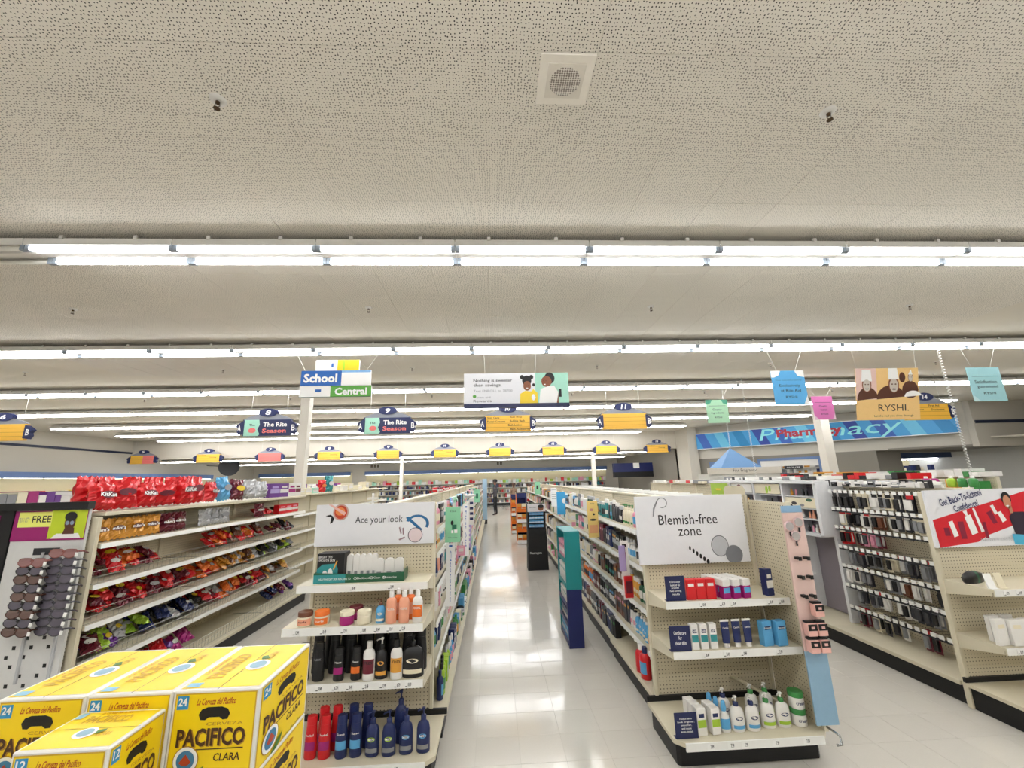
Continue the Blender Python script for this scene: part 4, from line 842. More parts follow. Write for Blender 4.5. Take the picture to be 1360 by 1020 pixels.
row([-1.048, -1.002, -0.958, -0.914, -0.872], 3.26, ZA + 0.005, 'pouch', (0.042, 0.03, 0.175), ('white', 'white', 'grey'), 'skin_stick_pack', 'tall white rounded skin pack, %s in the black tray', 'pack', 'tall white packs in the tray')
row([-0.835, -0.765, -0.695], 3.26, ZA + 0.005, 'pouch', (0.066, 0.03, 0.14), ('white', 'white', 'grey'), 'skin_patch_pack', 'short wide white skin pack, %s from the tall packs', 'pack', 'short white packs in the tray')
ZB = 0.90
row([-1.245, -1.14], 3.035, ZB, 'jar', (0.090, 0.090, 0.085), [('cream', 'brown', 'peach', 'maroon'), ('cream', 'orange', 'orange', 'white')], 'body_scrub_jar', ['cream scrub jar with brown lid at the end of the jar shelf', 'cream scrub jar with orange label and orange lid'], 'jar', txt='curls')
row([-0.975, -0.862, -0.95], 3.03, ZB, 'jar', (0.090, 0.090, 0.08), [('magenta', 'cream', 'magenta', 'white'), ('cream', 'cream', 'cream', 'grey'), ('maroon', 'maroon', 'magenta', 'white')], 'hair_mask_jar', ['magenta hair mask jar with pale lid on the second shelf', 'pale yellow hair mask jar beside the magenta one', 'maroon-lidded jar behind the magenta jar'], 'jar')
[o for o in COL.objects if o.name.startswith('hair_mask_jar')][-1].location.y = 3.14
put('pump', 0.060, 0.056, 0.145, ('sky-blue', 'brown', 'brown', 'cream', 'cream', 'grey'), (-0.757, 3.03, ZB + .001), 0, 'serum_bottle', 'small light blue bottle with a brown pump among the jars', 'bottle')
row([-0.683, -0.60, -0.512], 3.01, ZB, 'bottle', (0.068, 0.050, 0.195), [('peach', 'white', 'peach', 'white'), ('peach', 'white', 'peach', 'white'), ('white', 'white', 'orange', 'white')], 'curl_lotion_bottle', ['peach lotion bottle with white cap next to the blue pump bottle', 'peach lotion bottle with white cap in the middle of three', 'white bottle with orange label at the shelf end'], 'bottle', txt='CURL')
row([-0.655, -0.572], 3.09, ZB, 'bottle', (0.064, 0.048, 0.190), ('orange', 'white', 'peach', 'white'), 'curl_lotion_bottle', 'orange lotion bottle in the back row behind the peach ones, %s', 'bottle')
ZC = 0.56
xs3 = [-1.25, -1.155, -1.02, -0.91, -0.825, -0.748, -0.648, -0.545]
row(xs3[:2], 3.08, ZC, 'tottle', (0.076, 0.055, 0.22), ('black', 'black', 'black', 'grey'), 'hair_care_bottle', 'all-black hair care bottle, %s on the third shelf', 'bottle', txt='SLEEK')
row([xs3[2], xs3[3]], 3.07, ZC, 'tottle', (0.070, 0.052, 0.19), [('black', 'black', 'magenta', 'white'), ('black', 'black', 'orange', 'white')], 'conditioner_bottle', ['black conditioner bottle with magenta label', 'black conditioner bottle with orange label'], 'bottle', txt='Nexus')
row([xs3[4], xs3[6]], 3.06, ZC, 'bottle', (0.078, 0.056, 0.225), [('white', 'white', 'maroon', 'black'), ('white', 'black', 'amber', 'black')], 'shampoo_bottle', ['tall white shampoo bottle with white cap and maroon label', 'tall white shampoo bottle with black cap and gold label'], 'bottle', txt='TRES')
row([xs3[5]], 3.075, ZC, 'pump', (0.078, 0.060, 0.235), [('black', 'black', 'white', 'amber', 'amber', 'white')], 'pump_shampoo', ['black pump shampoo bottle between the two white ones'], 'bottle')
row([xs3[7]], 3.08, ZC, 'pump', (0.145, 0.07, 0.25), ('black', 'black', 'black', 'cream', 'cream', 'black'), 'pump_conditioner', ['wide black pump bottle with a cream label at the aisle end'], 'bottle')
row([-1.20, -1.09, -0.98, -0.86, -0.79, -0.70, -0.60, -0.51], 3.18, ZC, 'tottle', (0.08, 0.05, 0.25), ('black', 'black', 'black', 'grey'), 'hair_care_bottle', 'black bottle in the shaded back row of the third shelf, %s', 'bottle', 'back row of black bottles')
row([-1.15, -1.04, -0.93, -0.80, -0.72, -0.56], 3.27, ZC, 'tottle', (0.09, 0.05, 0.28), ('black', 'dark grey', 'black', 'grey'), 'hair_care_bottle', 'black bottle in the hindmost row of the third shelf, %s', 'bottle', 'hindmost black bottles')
ZD = 0.18
row([-1.135, -1.052], 2.99, ZD, 'tottle', (0.074, 0.055, 0.225), ('red', 'red', 'magenta', 'white'), 'shampoo_bottle', 'red shampoo bottle on the base deck, front row, %s', 'bottle', txt='herbal')
row([-1.09, -1.01], 3.07, ZD, 'tottle', (0.074, 0.055, 0.235), ('red', 'red', 'magenta', 'white'), 'shampoo_bottle', 'red shampoo bottle on the base deck, back row, %s', 'bottle')
row([-0.950, -0.865], 2.99, ZD, 'tottle', (0.074, 0.055, 0.225), ('navy', 'navy', 'sky-blue', 'white'), 'body_wash_bottle', 'navy flat-capped body wash bottle in the front row, %s', 'bottle', txt='Suave')
row([-0.91, -0.82], 3.08, ZD, 'tottle', (0.074, 0.055, 0.235), ('navy', 'navy', 'navy', 'white'), 'body_wash_bottle', 'navy flat-capped body wash bottle in the back row, %s', 'bottle')
row([-0.763, -0.663], 2.99, ZD, 'pump', (0.084, 0.060, 0.235), ('navy', 'navy', 'navy', 'lime', 'grey', 'white'), 'mens_wash_bottle', 'navy pump wash bottle with a lime mark, %s from the flat-capped bottles', 'bottle', txt='MEN')
row([-0.560, -0.455], 3.0, ZD, 'pump', (0.084, 0.060, 0.235), ('navy', 'navy', 'navy', 'sky-blue', 'grey', 'white'), 'mens_wash_bottle', 'navy pump wash bottle with a light blue mark, %s towards the centre aisle', 'bottle', txt='MEN')
row([-0.62], 3.11, ZD, 'pump', (0.084, 0.06, 0.29), ('navy', 'navy', 'navy', 'navy', 'navy', 'white'), 'mens_wash_bottle', ['tallest navy pump bottle, standing behind the others'], 'bottle')

# ---- Blemish-free endcap
def cardsign(x0, x1, z, y, h, lines, lab):
    o = MB().box(x0, x1, y, y + 0.003, z + 0.001, z + h).build('shelf_card', NAVY); tag(o, lab, 'card'); f = front(o, x0, x1, z, z + h, y)
    for i, l in enumerate(lines): f.text(l, WHT, 0.5 - len(l) * 0.027, 0.2 + i * 0.6 / len(lines), len(l) * 0.054, 0.42 / len(lines), bold=0.01)
    MB().box(x0, x1, y + 0.003, y + 0.04, z + 0.001, z + 0.003).build('foot', NAVY, o)
cardsign(1.215, 1.357, 0.93, 3.125, 0.165, ['Clinically', 'tested to', 'provide', 'fast-acting', 'results'], 'navy shelf card reading Clinically tested to provide fast-acting results')
row([1.405, 1.477, 1.549], 3.16, 0.93, 'carton', (0.070, 0.055, 0.135), ('red', 'red', 'white', 'black'), 'acne_wash_carton', 'bright red acne carton, %s from the navy card on the top shelf', 'carton')
for i, x in enumerate((1.655, 1.73, 1.805)):
    for k in range(4): put('carton', 0.062, 0.045, 0.125, ('magenta', 'sky-blue', 'white', 'white'), (x - k * 0.016, 3.145 + k * 0.05, 0.931), 0.25, 'gel_carton', 'magenta and blue gel carton with white top, column %s, %s from the shelf edge' % (nth(i + 1), nth(k + 1)), 'carton', 'gel cartons on the top shelf')
for o in [q for q in COL.objects if q.name.startswith('gel_carton')]: link('carton_top', cached('gct', lambda: MB().box(-0.0315, 0.0315, -0.023, 0.023, 0.085, 0.1262).mesh('top')), pm('white'), o)
put('carton', 0.062, 0.05, 0.18, ('navy', 'white', 'white', 'navy'), (1.998, 3.18, 0.931), 0.25, 'lotion_carton', 'tall navy carton with a white band alone near the peg wing', 'carton')
cardsign(1.187, 1.332, 0.635, 3.065, 0.155, ['Gentle care', 'for', 'clear skin'], 'navy shelf card reading Gentle care for clear skin')
row([1.369, 1.433, 1.500], 3.10, 0.635, 'carton', (0.050, 0.045, 0.155), ('white', 'teal', 'navy', 'white'), 'cream_carton', 'slim white and teal carton, %s from the navy card on the middle shelf', 'carton', txt='DIFF')
row([1.595, 1.676, 1.753], 3.10, 0.635, 'tube', (0.058, 0.035, 0.17), ('navy', 'white', 'white', 'white'), 'cream_tube', 'navy squeeze tube standing on its white cap, %s from the slim cartons', 'tube', txt='CeraVe')
row([1.885, 1.981], 3.10, 0.635, 'carton', (0.076, 0.05, 0.155), ('sky-blue', 'sky-blue', 'navy', 'white'), 'cleanser_carton', 'bright blue cleanser carton, %s from the navy tubes', 'carton', txt='Panoxyl', rot=0.2)
ZE = 0.17
cardsign(1.135, 1.282, ZE, 2.99, 0.145, ['Helps skin', 'look brighter,', 'smoother,', 'and more', 'even-toned'], 'navy shelf card reading Helps skin look brighter, smoother and more even-toned')
for k in range(3):
    put('carton', 0.062, 0.05, 0.155, ('white', 'lime', 'navy', 'white'), (1.318 - k * 0.008, 3.03 + k * 0.055, ZE + .001), 0.1, 'cleanser_box', 'white and green cleanser box beside the lowest navy card, %s in its file' % nth(k + 1), 'carton')
for k in range(2): put('carton', 0.060, 0.05, 0.15, ('white', 'lime', 'navy', 'white'), (1.412 - k * 0.006, 3.035 + k * 0.055, ZE + .001), 0.1, 'cleanser_box', 'white and green cleanser box of the second file, %s from the edge' % nth(k + 1), 'carton')
row([1.490, 1.468, 1.45], 3.04, ZE, 'spray', (0.068, 0.046, 0.175), ('white', 'sky-blue', 'sky-blue', 'navy'), 'oil_control_bottle', 'white and light blue spray bottle, %s of the slanting trio', 'bottle')
for k, o in enumerate([q for q in COL.objects if q.name.startswith('oil_control')]): o.location.y = 3.045 + 0.055 * k
bc = ('white', 'navy', 'white', 'navy', 'sky-blue', 'white'); gc = ('white', 'green', 'white', 'navy', 'lime', 'white')
for x, y, c, n_ in ((1.577, 3.05, bc, 'white lotion bottle with blue pump next to the spray bottles'), (1.679, 3.05, bc, 'white lotion bottle with blue pump next to the green-pumped ones'), (1.55, 3.16, bc, 'white lotion bottle with blue pump in the back row'),
                    (1.795, 3.07, gc, 'white lotion bottle with green pump, front row, beside a blue-pumped one'), (1.899, 3.07, gc, 'white lotion bottle with green pump, front row, beside the stacked jars'), (1.765, 3.19, gc, 'white lotion bottle with green pump, back row, nearer the blue pumps'), (1.875, 3.20, gc, 'white lotion bottle with green pump, back row, nearer the peg wing')):
    put('pump', 0.092, 0.066, 0.195, c, (x, y, ZE + .001), J(0.1), 'lotion_pump_bottle', n_, 'bottle', 'lotion bottles on the base deck', 'Cetaphil')
for k in range(2): put('jar', 0.092, 0.092, 0.098, ('white', 'green', 'white', 'navy'), (2.012, 3.08, ZE + .001 + k * 0.099), 0, 'cream_jar', ('lower' if k == 0 else 'upper') + ' of two stacked white cream jars with bright green lids', 'jar', txt='cream')
# price flag signs on the back-to-school endcap
for i, (x, y, l) in enumerate(((3.668, 3.13, 'small white folded card beside the dark case on the upper shelf'), (3.76, 3.14, 'pale folded card farther from the dark case on the upper shelf'))):
    o = MB().prism([(y, 0.922), (y + 0.03, 0.922), (y + 0.045, 1.02), (y + 0.043, 1.02), (y + 0.02, 0.924), (y, 0.924)], x, x + 0.06, 'x').build('folded_card', TAGW if i == 0 else pm('cream')); tag(o, l, 'card'); MB().box(x + 0.01, x + 0.05, y + 0.008, y + 0.018, 0.9225, 0.9235).build('card_foot', TAGW, o)
o = MB().lathe([(0.0, -0.11), (0.03, -0.10), (0.042, -0.05), (0.04, 0.02), (0.025, 0.09), (0.0, 0.11)], n=14, sx=1.3, sy=0.75).build('dark_case', pm('black')); o.location = (3.775, 3.33, 0.9535); o.rotation_euler = (0, pi / 2, 0.2); tag(o, 'glossy black hair tool lying on the upper shelf', 'hair tool')
MB().lathe([(0.0405, -0.02), (0.0415, 0.0), (0.0395, 0.02)], n=14, sx=1.3, sy=0.75, cap=False).build('green_band', pm('dark green'), o)
for i, (x, y, a) in enumerate(((3.71, 3.19, 0.1), (3.81, 3.17, -0.05), (3.91, 3.18, 0.05), (3.76, 3.27, 0.1), (3.88, 3.28, 0.0))):
    put('carton', 0.095, 0.03, 0.175, ('white', 'white', 'cream', 'grey'), (x, y, 0.531), a, 'white_packet', 'plain white packet on the lower shelf, %s in the leaning bunch' % nth(i + 1), 'packet', 'white packets on the lower shelf')

# ---- goods on the two faces along the centre aisle
CATN = {'carton': 'carton', 'bottle': 'bottle', 'tottle': 'shampoo bottle', 'pump': 'pump bottle', 'tube': 'squeeze tube', 'jar': 'jar', 'spray': 'spray bottle'}
DIM = {'carton': (0.075, 0.06, 0.20), 'bottle': (0.070, 0.055, 0.215), 'tottle': (0.072, 0.052, 0.21), 'pump': (0.074, 0.058, 0.215), 'tube': (0.062, 0.04, 0.18), 'jar': (0.09, 0.09, 0.085), 'spray': (0.07, 0.05, 0.21)}
def face_fill(run, side, zlist, spec, y0, y1, fx, rot, hlim):
    for zi, z in enumerate(zlist):
        y = y0; cnt = {}; segs = spec[zi]; hl = hlim[zi]
        while y < y1:
            ks, cs = next((k, c) for (lim, k, c) in segs if y < lim)
            if ks is None:
                y += 0.1; continue
            kind = random.choice(ks); c0 = random.choice(cs); rep = random.choice([1, 2, 2, 3, 4]); w, d, h = DIM[kind]; hs = random.choice([0.8, 0.9, 1.0]); h = round(min(h * hs, hl), 3)
            ws = random.choice([0.8, 1.0, 1.0]) if kind != 'jar' else 1; w = round(w * ws, 3)
            c1 = random.choice(['white', 'black', c0, 'silver', 'white']); c2 = random.choice(['white', 'sky-blue', 'amber', 'pink', 'green', 'dark grey', 'cream', 'teal'])
            for q in range(rep):
                if y + w > y1: break
                y += w / 2 + 0.003; k2 = (c0, kind); cnt[k2] = cnt.get(k2, 0) + 1
                lab = '%s %s %s along %s of the %s' % (nth(cnt[k2]), c0, CATN[kind], ['the base deck', 'shelf one', 'shelf two', 'shelf three', 'shelf four', 'shelf five'][zi], run)
                put(kind, w, d, h, (c0, c1, c2, c1, c2, c0), (fx(y) + J(0.008) + (side * 0.075 if zi == 0 else 0), y, z + 0.0012), rot + J(0.12), CATN[kind].replace(' ', '_'), lab, CATN[kind].split()[-1], '%s along the %s' % (CATN[kind] + 's', run), None, 2 if y < 5.5 else (1 if y < 8.5 else 0))
                y += w / 2 + 0.003
            if random.random() < 0.12: y += 0.06
BIG = 99
RS = [  # deck upwards
    [(4.6, None, 0), (4.65, None, 0), (7.4, ['carton'], ['black', 'dark grey', 'navy', 'dark grey', 'maroon', 'brown']), (BIG, ['carton', 'jar', 'bottle'], ['white', 'cream', 'pink', 'grey', 'green'])],
    [(4.35, ['bottle', 'tottle', 'pump'], ['white', 'lilac', 'amber', 'white', 'sky-blue']), (5.6, ['carton', 'tottle'], ['black', 'dark grey', 'black', 'brown']), (6.6, ['carton', 'bottle'], ['amber', 'orange', 'white', 'maroon']), (BIG, ['carton', 'pump', 'bottle'], ['white', 'cream', 'white', 'grey', 'pink'])],
    [(4.3, ['bottle', 'tottle'], ['dark green', 'amber', 'black', 'white', 'lilac']), (5.5, ['carton', 'tottle'], ['black', 'dark green', 'black', 'brown']), (BIG, ['carton', 'tottle', 'pump'], ['white', 'white', 'cream', 'grey', 'lilac'])],
    [(4.2, ['spray', 'bottle'], ['white', 'dark green', 'orange', 'white']), (5.1, ['carton'], ['black', 'navy', 'black', 'dark grey']), (5.8, ['carton'], ['brown', 'maroon', 'peach', 'navy']), (BIG, ['carton', 'bottle'], ['white', 'cream', 'white', 'pink', 'white', 'green'])],
    [(4.1, ['spray', 'bottle', 'pump'], ['white', 'cream', 'white', 'pink']), (4.7, ['tottle', 'bottle'], ['black', 'black', 'dark grey']), (5.9, ['bottle', 'tottle'], ['teal', 'dark green', 'black', 'teal', 'dark grey']), (BIG, ['carton', 'bottle', 'pump'], ['white', 'white', 'cream', 'white', 'sky-blue', 'grey'])]]
face_fill('blemish-free run', -1, [0.17] + RZ, RS, 3.56, 10.6, lambda y: xr(y) + 0.14, -pi / 2, [0.19, 0.235, 0.235, 0.235, 0.22])
LS = [
    [(4.6, ['bottle', 'spray', 'carton'], ['white', 'lime', 'sky-blue', 'white', 'navy']), (BIG, ['bottle', 'carton', 'jar'], ['white', 'cream', 'sky-blue', 'green', 'black', 'pink'])],
    [(BIG, ['bottle', 'carton', 'spray', 'jar'], ['white', 'white', 'mint', 'navy', 'cream', 'dark green', 'sky-blue'])],
    [(BIG, ['carton', 'bottle', 'pump', 'tube'], ['white', 'pink', 'pink', 'sky-blue', 'white', 'lilac', 'navy'])],
    [(BIG, ['carton', 'bottle', 'tube'], ['white', 'pink', 'peach', 'white', 'grey', 'navy', 'cream'])],
    [(BIG, ['carton', 'bottle', 'tottle'], ['white', 'dark grey', 'white', 'cream', 'mint', 'peach'])],
    [(BIG, ['bottle', 'carton', 'tottle'], ['white', 'dark grey', 'mint', 'white', 'pink', 'lilac', 'black', 'sky-blue'])]]
face_fill('ace-your-look run', 1, [0.17] + LZ, LS, 3.60, 10.6, lambda y: -0.51, pi / 2, [0.26, 0.22, 0.20, 0.20, 0.15, 0.17])
blocks('rear_shelf_goods', 'small goods on the farther shelves of the ace-your-look run', -0.62, -0.47, 10.7, 18.0, [0.172] + [z + 0.002 for z in LZ], 0.17, ['white', 'pink', 'white', 'mint', 'amber', 'black', 'navy', 'cream', 'green', 'dark grey'], 0.09, 0.92, alongx=False)
for i in range(3):
    a = 10.7 + 2.4 * i; x = xr(a + 1)
    blocks('rear_shelf_goods', 'small goods on the farther shelves of the blemish-free run, %s stretch' % nth(i + 1), x + 0.10, x + 0.26, a, a + 2.4, [0.172] + [z + 0.002 for z in RZ], 0.20, ['white', 'cream', 'green', 'white', 'amber', 'black', 'grey', 'pink', 'white', 'dark grey'], 0.09, 0.92, alongx=False)
for i, (y, x) in enumerate(((3.80, 1.245), (3.92, 1.25), (3.86, 1.36), (3.98, 1.37))):
    put('bottle', 0.098, 0.088, 0.235 if i != 1 else 0.215, ('red', 'white' if i % 2 else 'navy', 'red' if i % 2 else 'sky-blue', 'white'), (x, y, 0.1712), -pi / 2 + 0.2, 'mouthwash_bottle', 'big red mouthwash bottle with %s cap, %s pair at the near end' % ('white' if i % 2 else 'navy', 'front' if i < 2 else 'back'), 'bottle')

# ================================================================ COSMETICS: hooks, carded packs, white wall unit
HOOKM = cached('hook', lambda: MB().tube([(0, 0, 0), (-0.26, 0, 0), (-0.268, 0, 0.012)], 0.0022, 5).mesh('hook'))
HTAG = cached('htag', lambda: MB().box(-0.275, -0.272, -0.022, 0.022, -0.014, 0.020).mesh('t'))
sec0 = [o for o in COL.objects if o.get('group') == 'sections of the cosmetics run'][0]
def pack_meshes(w, h, t):
    card = MB().prism([(-w / 2, -h), (w / 2, -h), (w / 2, 0), (-w / 2, 0)], -0.0012, 0.0012, 'x')
    bl = MB().box(-t, -0.0013, -w * 0.32, w * 0.32, -h * 0.86, -h * 0.32, c=0.003)
    hd = MB().add([(-0.0018, -w / 2, -h * 0.28), (-0.0018, w / 2, -h * 0.28), (-0.0018, w / 2, -0.006), (-0.0018, -w / 2, -0.006)], [(0, 3, 2, 1)])
    return card.mesh('card'), bl.mesh('blister'), hd.mesh('head')
PK = [pack_meshes(0.064, 0.170, 0.022), pack_meshes(0.067, 0.176, 0.026), pack_meshes(0.060, 0.165, 0.02)]
RZs = [1.575, 1.385, 1.190, 0.983, 0.788, 0.592, 0.375]
themes = [['black', 'black', 'dark grey', 'cream', 'white', 'cream', 'black'], ['white', 'black', 'cream', 'dark grey', 'white', 'brown'], ['maroon', 'red', 'maroon', 'pink'], ['grey', 'dark grey', 'grey', 'cream'], ['dark grey', 'white', 'brown', 'grey', 'black'], ['white', 'grey', 'dark grey', 'white', 'black'], ['white', 'dark grey', 'cream', 'maroon', 'black']]
for ri, z in enumerate(RZs):
    if ri: link('tag_bar', cached('tbar', lambda: MB().box(-0.273, -0.262, 0.08, 1.19, -0.030, -0.012).mesh('tb')), INK, sec0, (-0.02, 0, z))
    for k in range(16):
        y = 0.115 + k * 0.070
        hk = link('peg_hook', HOOKM, CHROME, sec0, (-0.022, y, z))
        link('hook_tag', HTAG, TAGW, hk)
        empty = (ri == 2 and k < 9) or (ri == 0 and k < 2) or (ri == 3 and k in (1, 4, 9)) or (ri == 4 and k in (0, 3)) or (ri == 5 and k in (1, 2, 13)) or (ri == 6 and k in (2, 3, 6, 7, 9, 13)) or random.random() < 0.06
        if empty: continue
        ci = themes[ri][(k // 2 + ri) % len(themes[ri])] if not (ri == 0 and k > 10) else 'black'
        for q in range(2 if random.random() < 0.6 else 1):
            m = PK[(ri + k // 3) % 3]; x = 3.985 - 0.045 * q - random.uniform(0, 0.05)
            t = link('cosmetic_pack', m[0], pm(ci), None, (x, 3.52 + y + J(0.004), z - 0.004), J(0.10))
            tag(t, '%s carded pack, %s peg from the near post, %s peg row%s' % (ci, nth(k + 1), nth(ri + 1), ', in front' if q else ''), 'pack', 'carded packs on the pegs, row ' + nth(ri + 1))
            link('blister', m[1], pm(random.choice(['black', 'white', 'dark grey', 'grey', ci, ci])), t); link('header_strip', m[2], pm(random.choice(['white', 'black', 'red', 'cream', ci])), t)
# white wall unit standing proud of the run
t = thing('cosmetics_wall_unit', 'white compartment unit with makeup displays at the end of the pegs', 'display', (3.76, 4.78, 0))
UW = mat('unit_white', '#DEDFE2', 0.35); ALC = mat('alcove_mauve', '#8F8790', 0.5)
MB().box(0, 0.36, 0, 0.05, 1.08, 1.66).build('upper_end_panel', UW, t); MB().box(0.14, 0.36, 0, 0.04, 0.18, 1.08).build('lower_end_panel', UW, t)
MB().box(0.335, 0.36, 0.05, 2.4, 0.18, 1.66).build('back', ALC, t); MB().box(-0.02, 0.36, 0, 2.4, 1.66, 1.69).build('top', UW, t); MB().box(0, 0.36, 0.05, 2.4, 1.06, 1.09).build('shelf', UW, t)
for k in (1, 2, 3): MB().box(0.0, 0.335, 0.6 * k - 0.015, 0.6 * k + 0.015, 1.09, 1.66).build('divider', UW, t); MB().box(0.14, 0.335, 0.6 * k - 0.015, 0.6 * k + 0.015, 0.19, 1.06).build('divider', UW, t)
for k in range(4):
    for z in (1.25, 1.37, 1.51): MB().box(0.03, 0.335, 0.06 + 0.6 * k, 0.585 + 0.6 * k, z - 0.012, z).build('shelf', UW, t)
for k in (1, 2, 3):
    for z in (0.45, 0.65, 0.86): MB().box(0.16, 0.335, 0.06 + 0.6 * k, 0.585 + 0.6 * k, z - 0.012, z).build('shelf', UW, t)
def xposter(lab, y0, y1, z0, z1, x, c, polys):
    o = MB().box(x, x + 0.004, y0, y1, z0, z1).build('poster', pm(c) if isinstance(c, str) else c, t); f = Frame(o, (x, y1, z1), (0, -1, 0), (0, 0, -1), (-1, 0, 0), y1 - y0, z1 - z0)
    for i, (p, m) in enumerate(polys): f.poly('printed_art', p, pm(m), i + 1)
    return o
xposter('leaf', 0.06, 0.585, 1.375, 1.49, 0.02, 'cream', [([ell(0.3, 0.6, 0.09, 0.18, 10)], 'dark grey'), ([ell(0.55, 0.75, 0.08, 0.14, 10)], 'grey'), ([ell(0.8, 0.2, 0.1, 0.16, 10)], 'dark green'), ([[(0.1, 1), (0.2, 0.7), (0.3, 1)]], 'black')])
xposter('a', 0.66, 1.185, 1.52, 1.65, 0.02, 'cream', [([ell(0.5, 0.6, 0.06, 0.4, 8)], 'lime'), ([ell(0.62, 0.5, 0.05, 0.3, 8)], 'lime')]); xposter('b', 1.26, 1.785, 1.52, 1.65, 0.02, 'white', [([ell(0.4, 0.4, 0.12, 0.3, 8)], 'maroon'), ([ell(0.5, 0.7, 0.1, 0.2, 8)], 'maroon')])
xposter('c', 1.86, 2.385, 1.44, 1.65, 0.0, 'lime', [([rect(0.3, 0.4, 0.3, 0.15)], 'yellow')])
for k in range(4):
    for zi, z in enumerate((1.09, 1.25, 1.37, 1.51)):
        if (k, zi) in ((0, 2), (1, 3), (2, 3), (3, 3), (3, 2)): continue
        for q in range(8):
            if random.random() < 0.25: continue
            o = link('makeup_item', cached(('mk', q % 3), lambda: MB().lathe([(0.012 + 0.004 * (q % 3), 0), (0.012 + 0.004 * (q % 3), 0.05), (0.009, 0.055), (0.009, 0.075 + 0.01 * (q % 3))], n=8).mesh('mk')), pm(random.choice(['white', 'black', 'peach', 'cream', 'brown', 'amber', 'pink', 'white'])), None, (3.76 + 0.10 + J(0.01), 4.78 + 0.10 + 0.6 * k + q * 0.062, z + 0.001))
            tag(o, 'small makeup bottle, %s in bay %s, tier %s of the white unit' % (nth(q + 1), ['one', 'two', 'three', 'four'][k], ['one', 'two', 'three', 'four'][zi]), 'makeup', 'makeup in the white unit')
for k in (1, 2, 3):
    for zi, z in enumerate((0.19, 0.45, 0.65, 0.86)):
        for q in range(6):
            o = link('makeup_item', CACHE[('mk', 0)] if ('mk', 0) in CACHE else CACHE[('mk', 1)], pm(random.choice(['white', 'black', 'cream', 'grey'])), None, (3.76 + 0.22, 4.78 + 0.12 + 0.6 * k + q * 0.075, z + 0.001)); tag(o, 'small makeup bottle, %s on lower tier %s of bay %s' % (nth(q + 1), ['one', 'two', 'three', 'four'][zi], ['one', 'two', 'three', 'four'][k]), 'makeup', 'makeup in the lower unit')
# goods and clear trays heaped on the cosmetics run
CLR = mat('clear_plastic', '#E8ECEC', 0.12, noise=0, alpha=0.55)
for i in range(30):
    y = 3.66 + (i % 15) * 0.082; put('carton', 0.06, 0.035, random.choice([0.03, 0.05, 0.07]), (random.choice(['white', 'black', 'white', 'grey']), random.choice(['black', 'white']), 'white', 'black'), (3.95 + 0.09 * (i // 15) + J(0.01), y, 1.6275), -pi / 2 + J(0.5), 'makeup_packet', 'little makeup packet on top of the cosmetics run, %s in %s line' % (nth(i % 15 + 1), 'the outer' if i < 15 else 'the inner'), 'packet')
for i in range(5):
    y = 3.85 + i * 0.23; w = 0.1
    o = MB().lathe([(0.10, 0), (0.115, 0.02), (0.10, 0.045), (0.05, 0.055)], sx=1.5, sy=0.62, n=16).build('clear_tray', CLR if i % 3 else pm('white'), None, (4.17, y + 0.04, 1.627 + 0.0)); tag(o, '%s scalloped plastic tray on top of the cosmetics run, %s from the header' % ('clear' if i % 3 else 'white', nth(i + 1)), 'tray', 'trays on the cosmetics run')
    MB().box(-0.09, 0.09, -0.02, 0.02, 0.045, 0.06, c=0.004).build('tray_insert', pm('black' if i % 2 else 'white'), o)
for i, (y, c) in enumerate(((3.62, 'green'), (3.71, 'green'), (3.80, 'lime'), (3.95, 'magenta'), (4.03, 'magenta'))):
    put('bottle', 0.075, 0.05, 0.10, (c, 'white', c, 'white'), (4.33, y, 1.627), -pi / 2, 'small_bottle', '%s bottle on top of the cosmetics run, %s from the header' % (c, nth(i + 1)), 'bottle')
blocks('cosmetics_top_goods', 'small makeup packs along the far top of the cosmetics run', 4.0, 4.3, 5.0, 7.1, (1.70,), 0.05, ['white', 'black', 'white', 'grey'], 0.07, 0.9, alongx=False)
blocks('cosmetics_top_goods', 'low packs along the farther top of the cosmetics run', 4.0, 4.28, 7.3, 10.7, (1.63,), 0.07, ['white', 'red', 'cream', 'white', 'lime', 'grey'], 0.16, 0.8, alongx=False)
# low clear bins and packs standing on the blemish-free run
for i in range(22):
    y = 3.75 + i * 0.31; o = link('pusher_tray', cached('ptray', lambda: MB().box(-0.20, 0.20, 0, 0.27, 0, 0.008).box(-0.20, 0.20, 0, 0.006, 0.008, 0.055).box(-0.205, -0.199, 0, 0.27, 0.008, 0.055).mesh('pt')), STRIP, None, (xr(y) + 0.80, y, 1.40 + 0.15)); tag(o, 'white divider tray on the rear side of the blemish-free run, %s from its endcap' % nth(i + 1), 'tray', 'divider trays')
    link('divider', cached('ptd', lambda: MB().box(-0.20, 0.20, 0.13, 0.134, 0.008, 0.05).mesh('ptd')), STRIP, o)

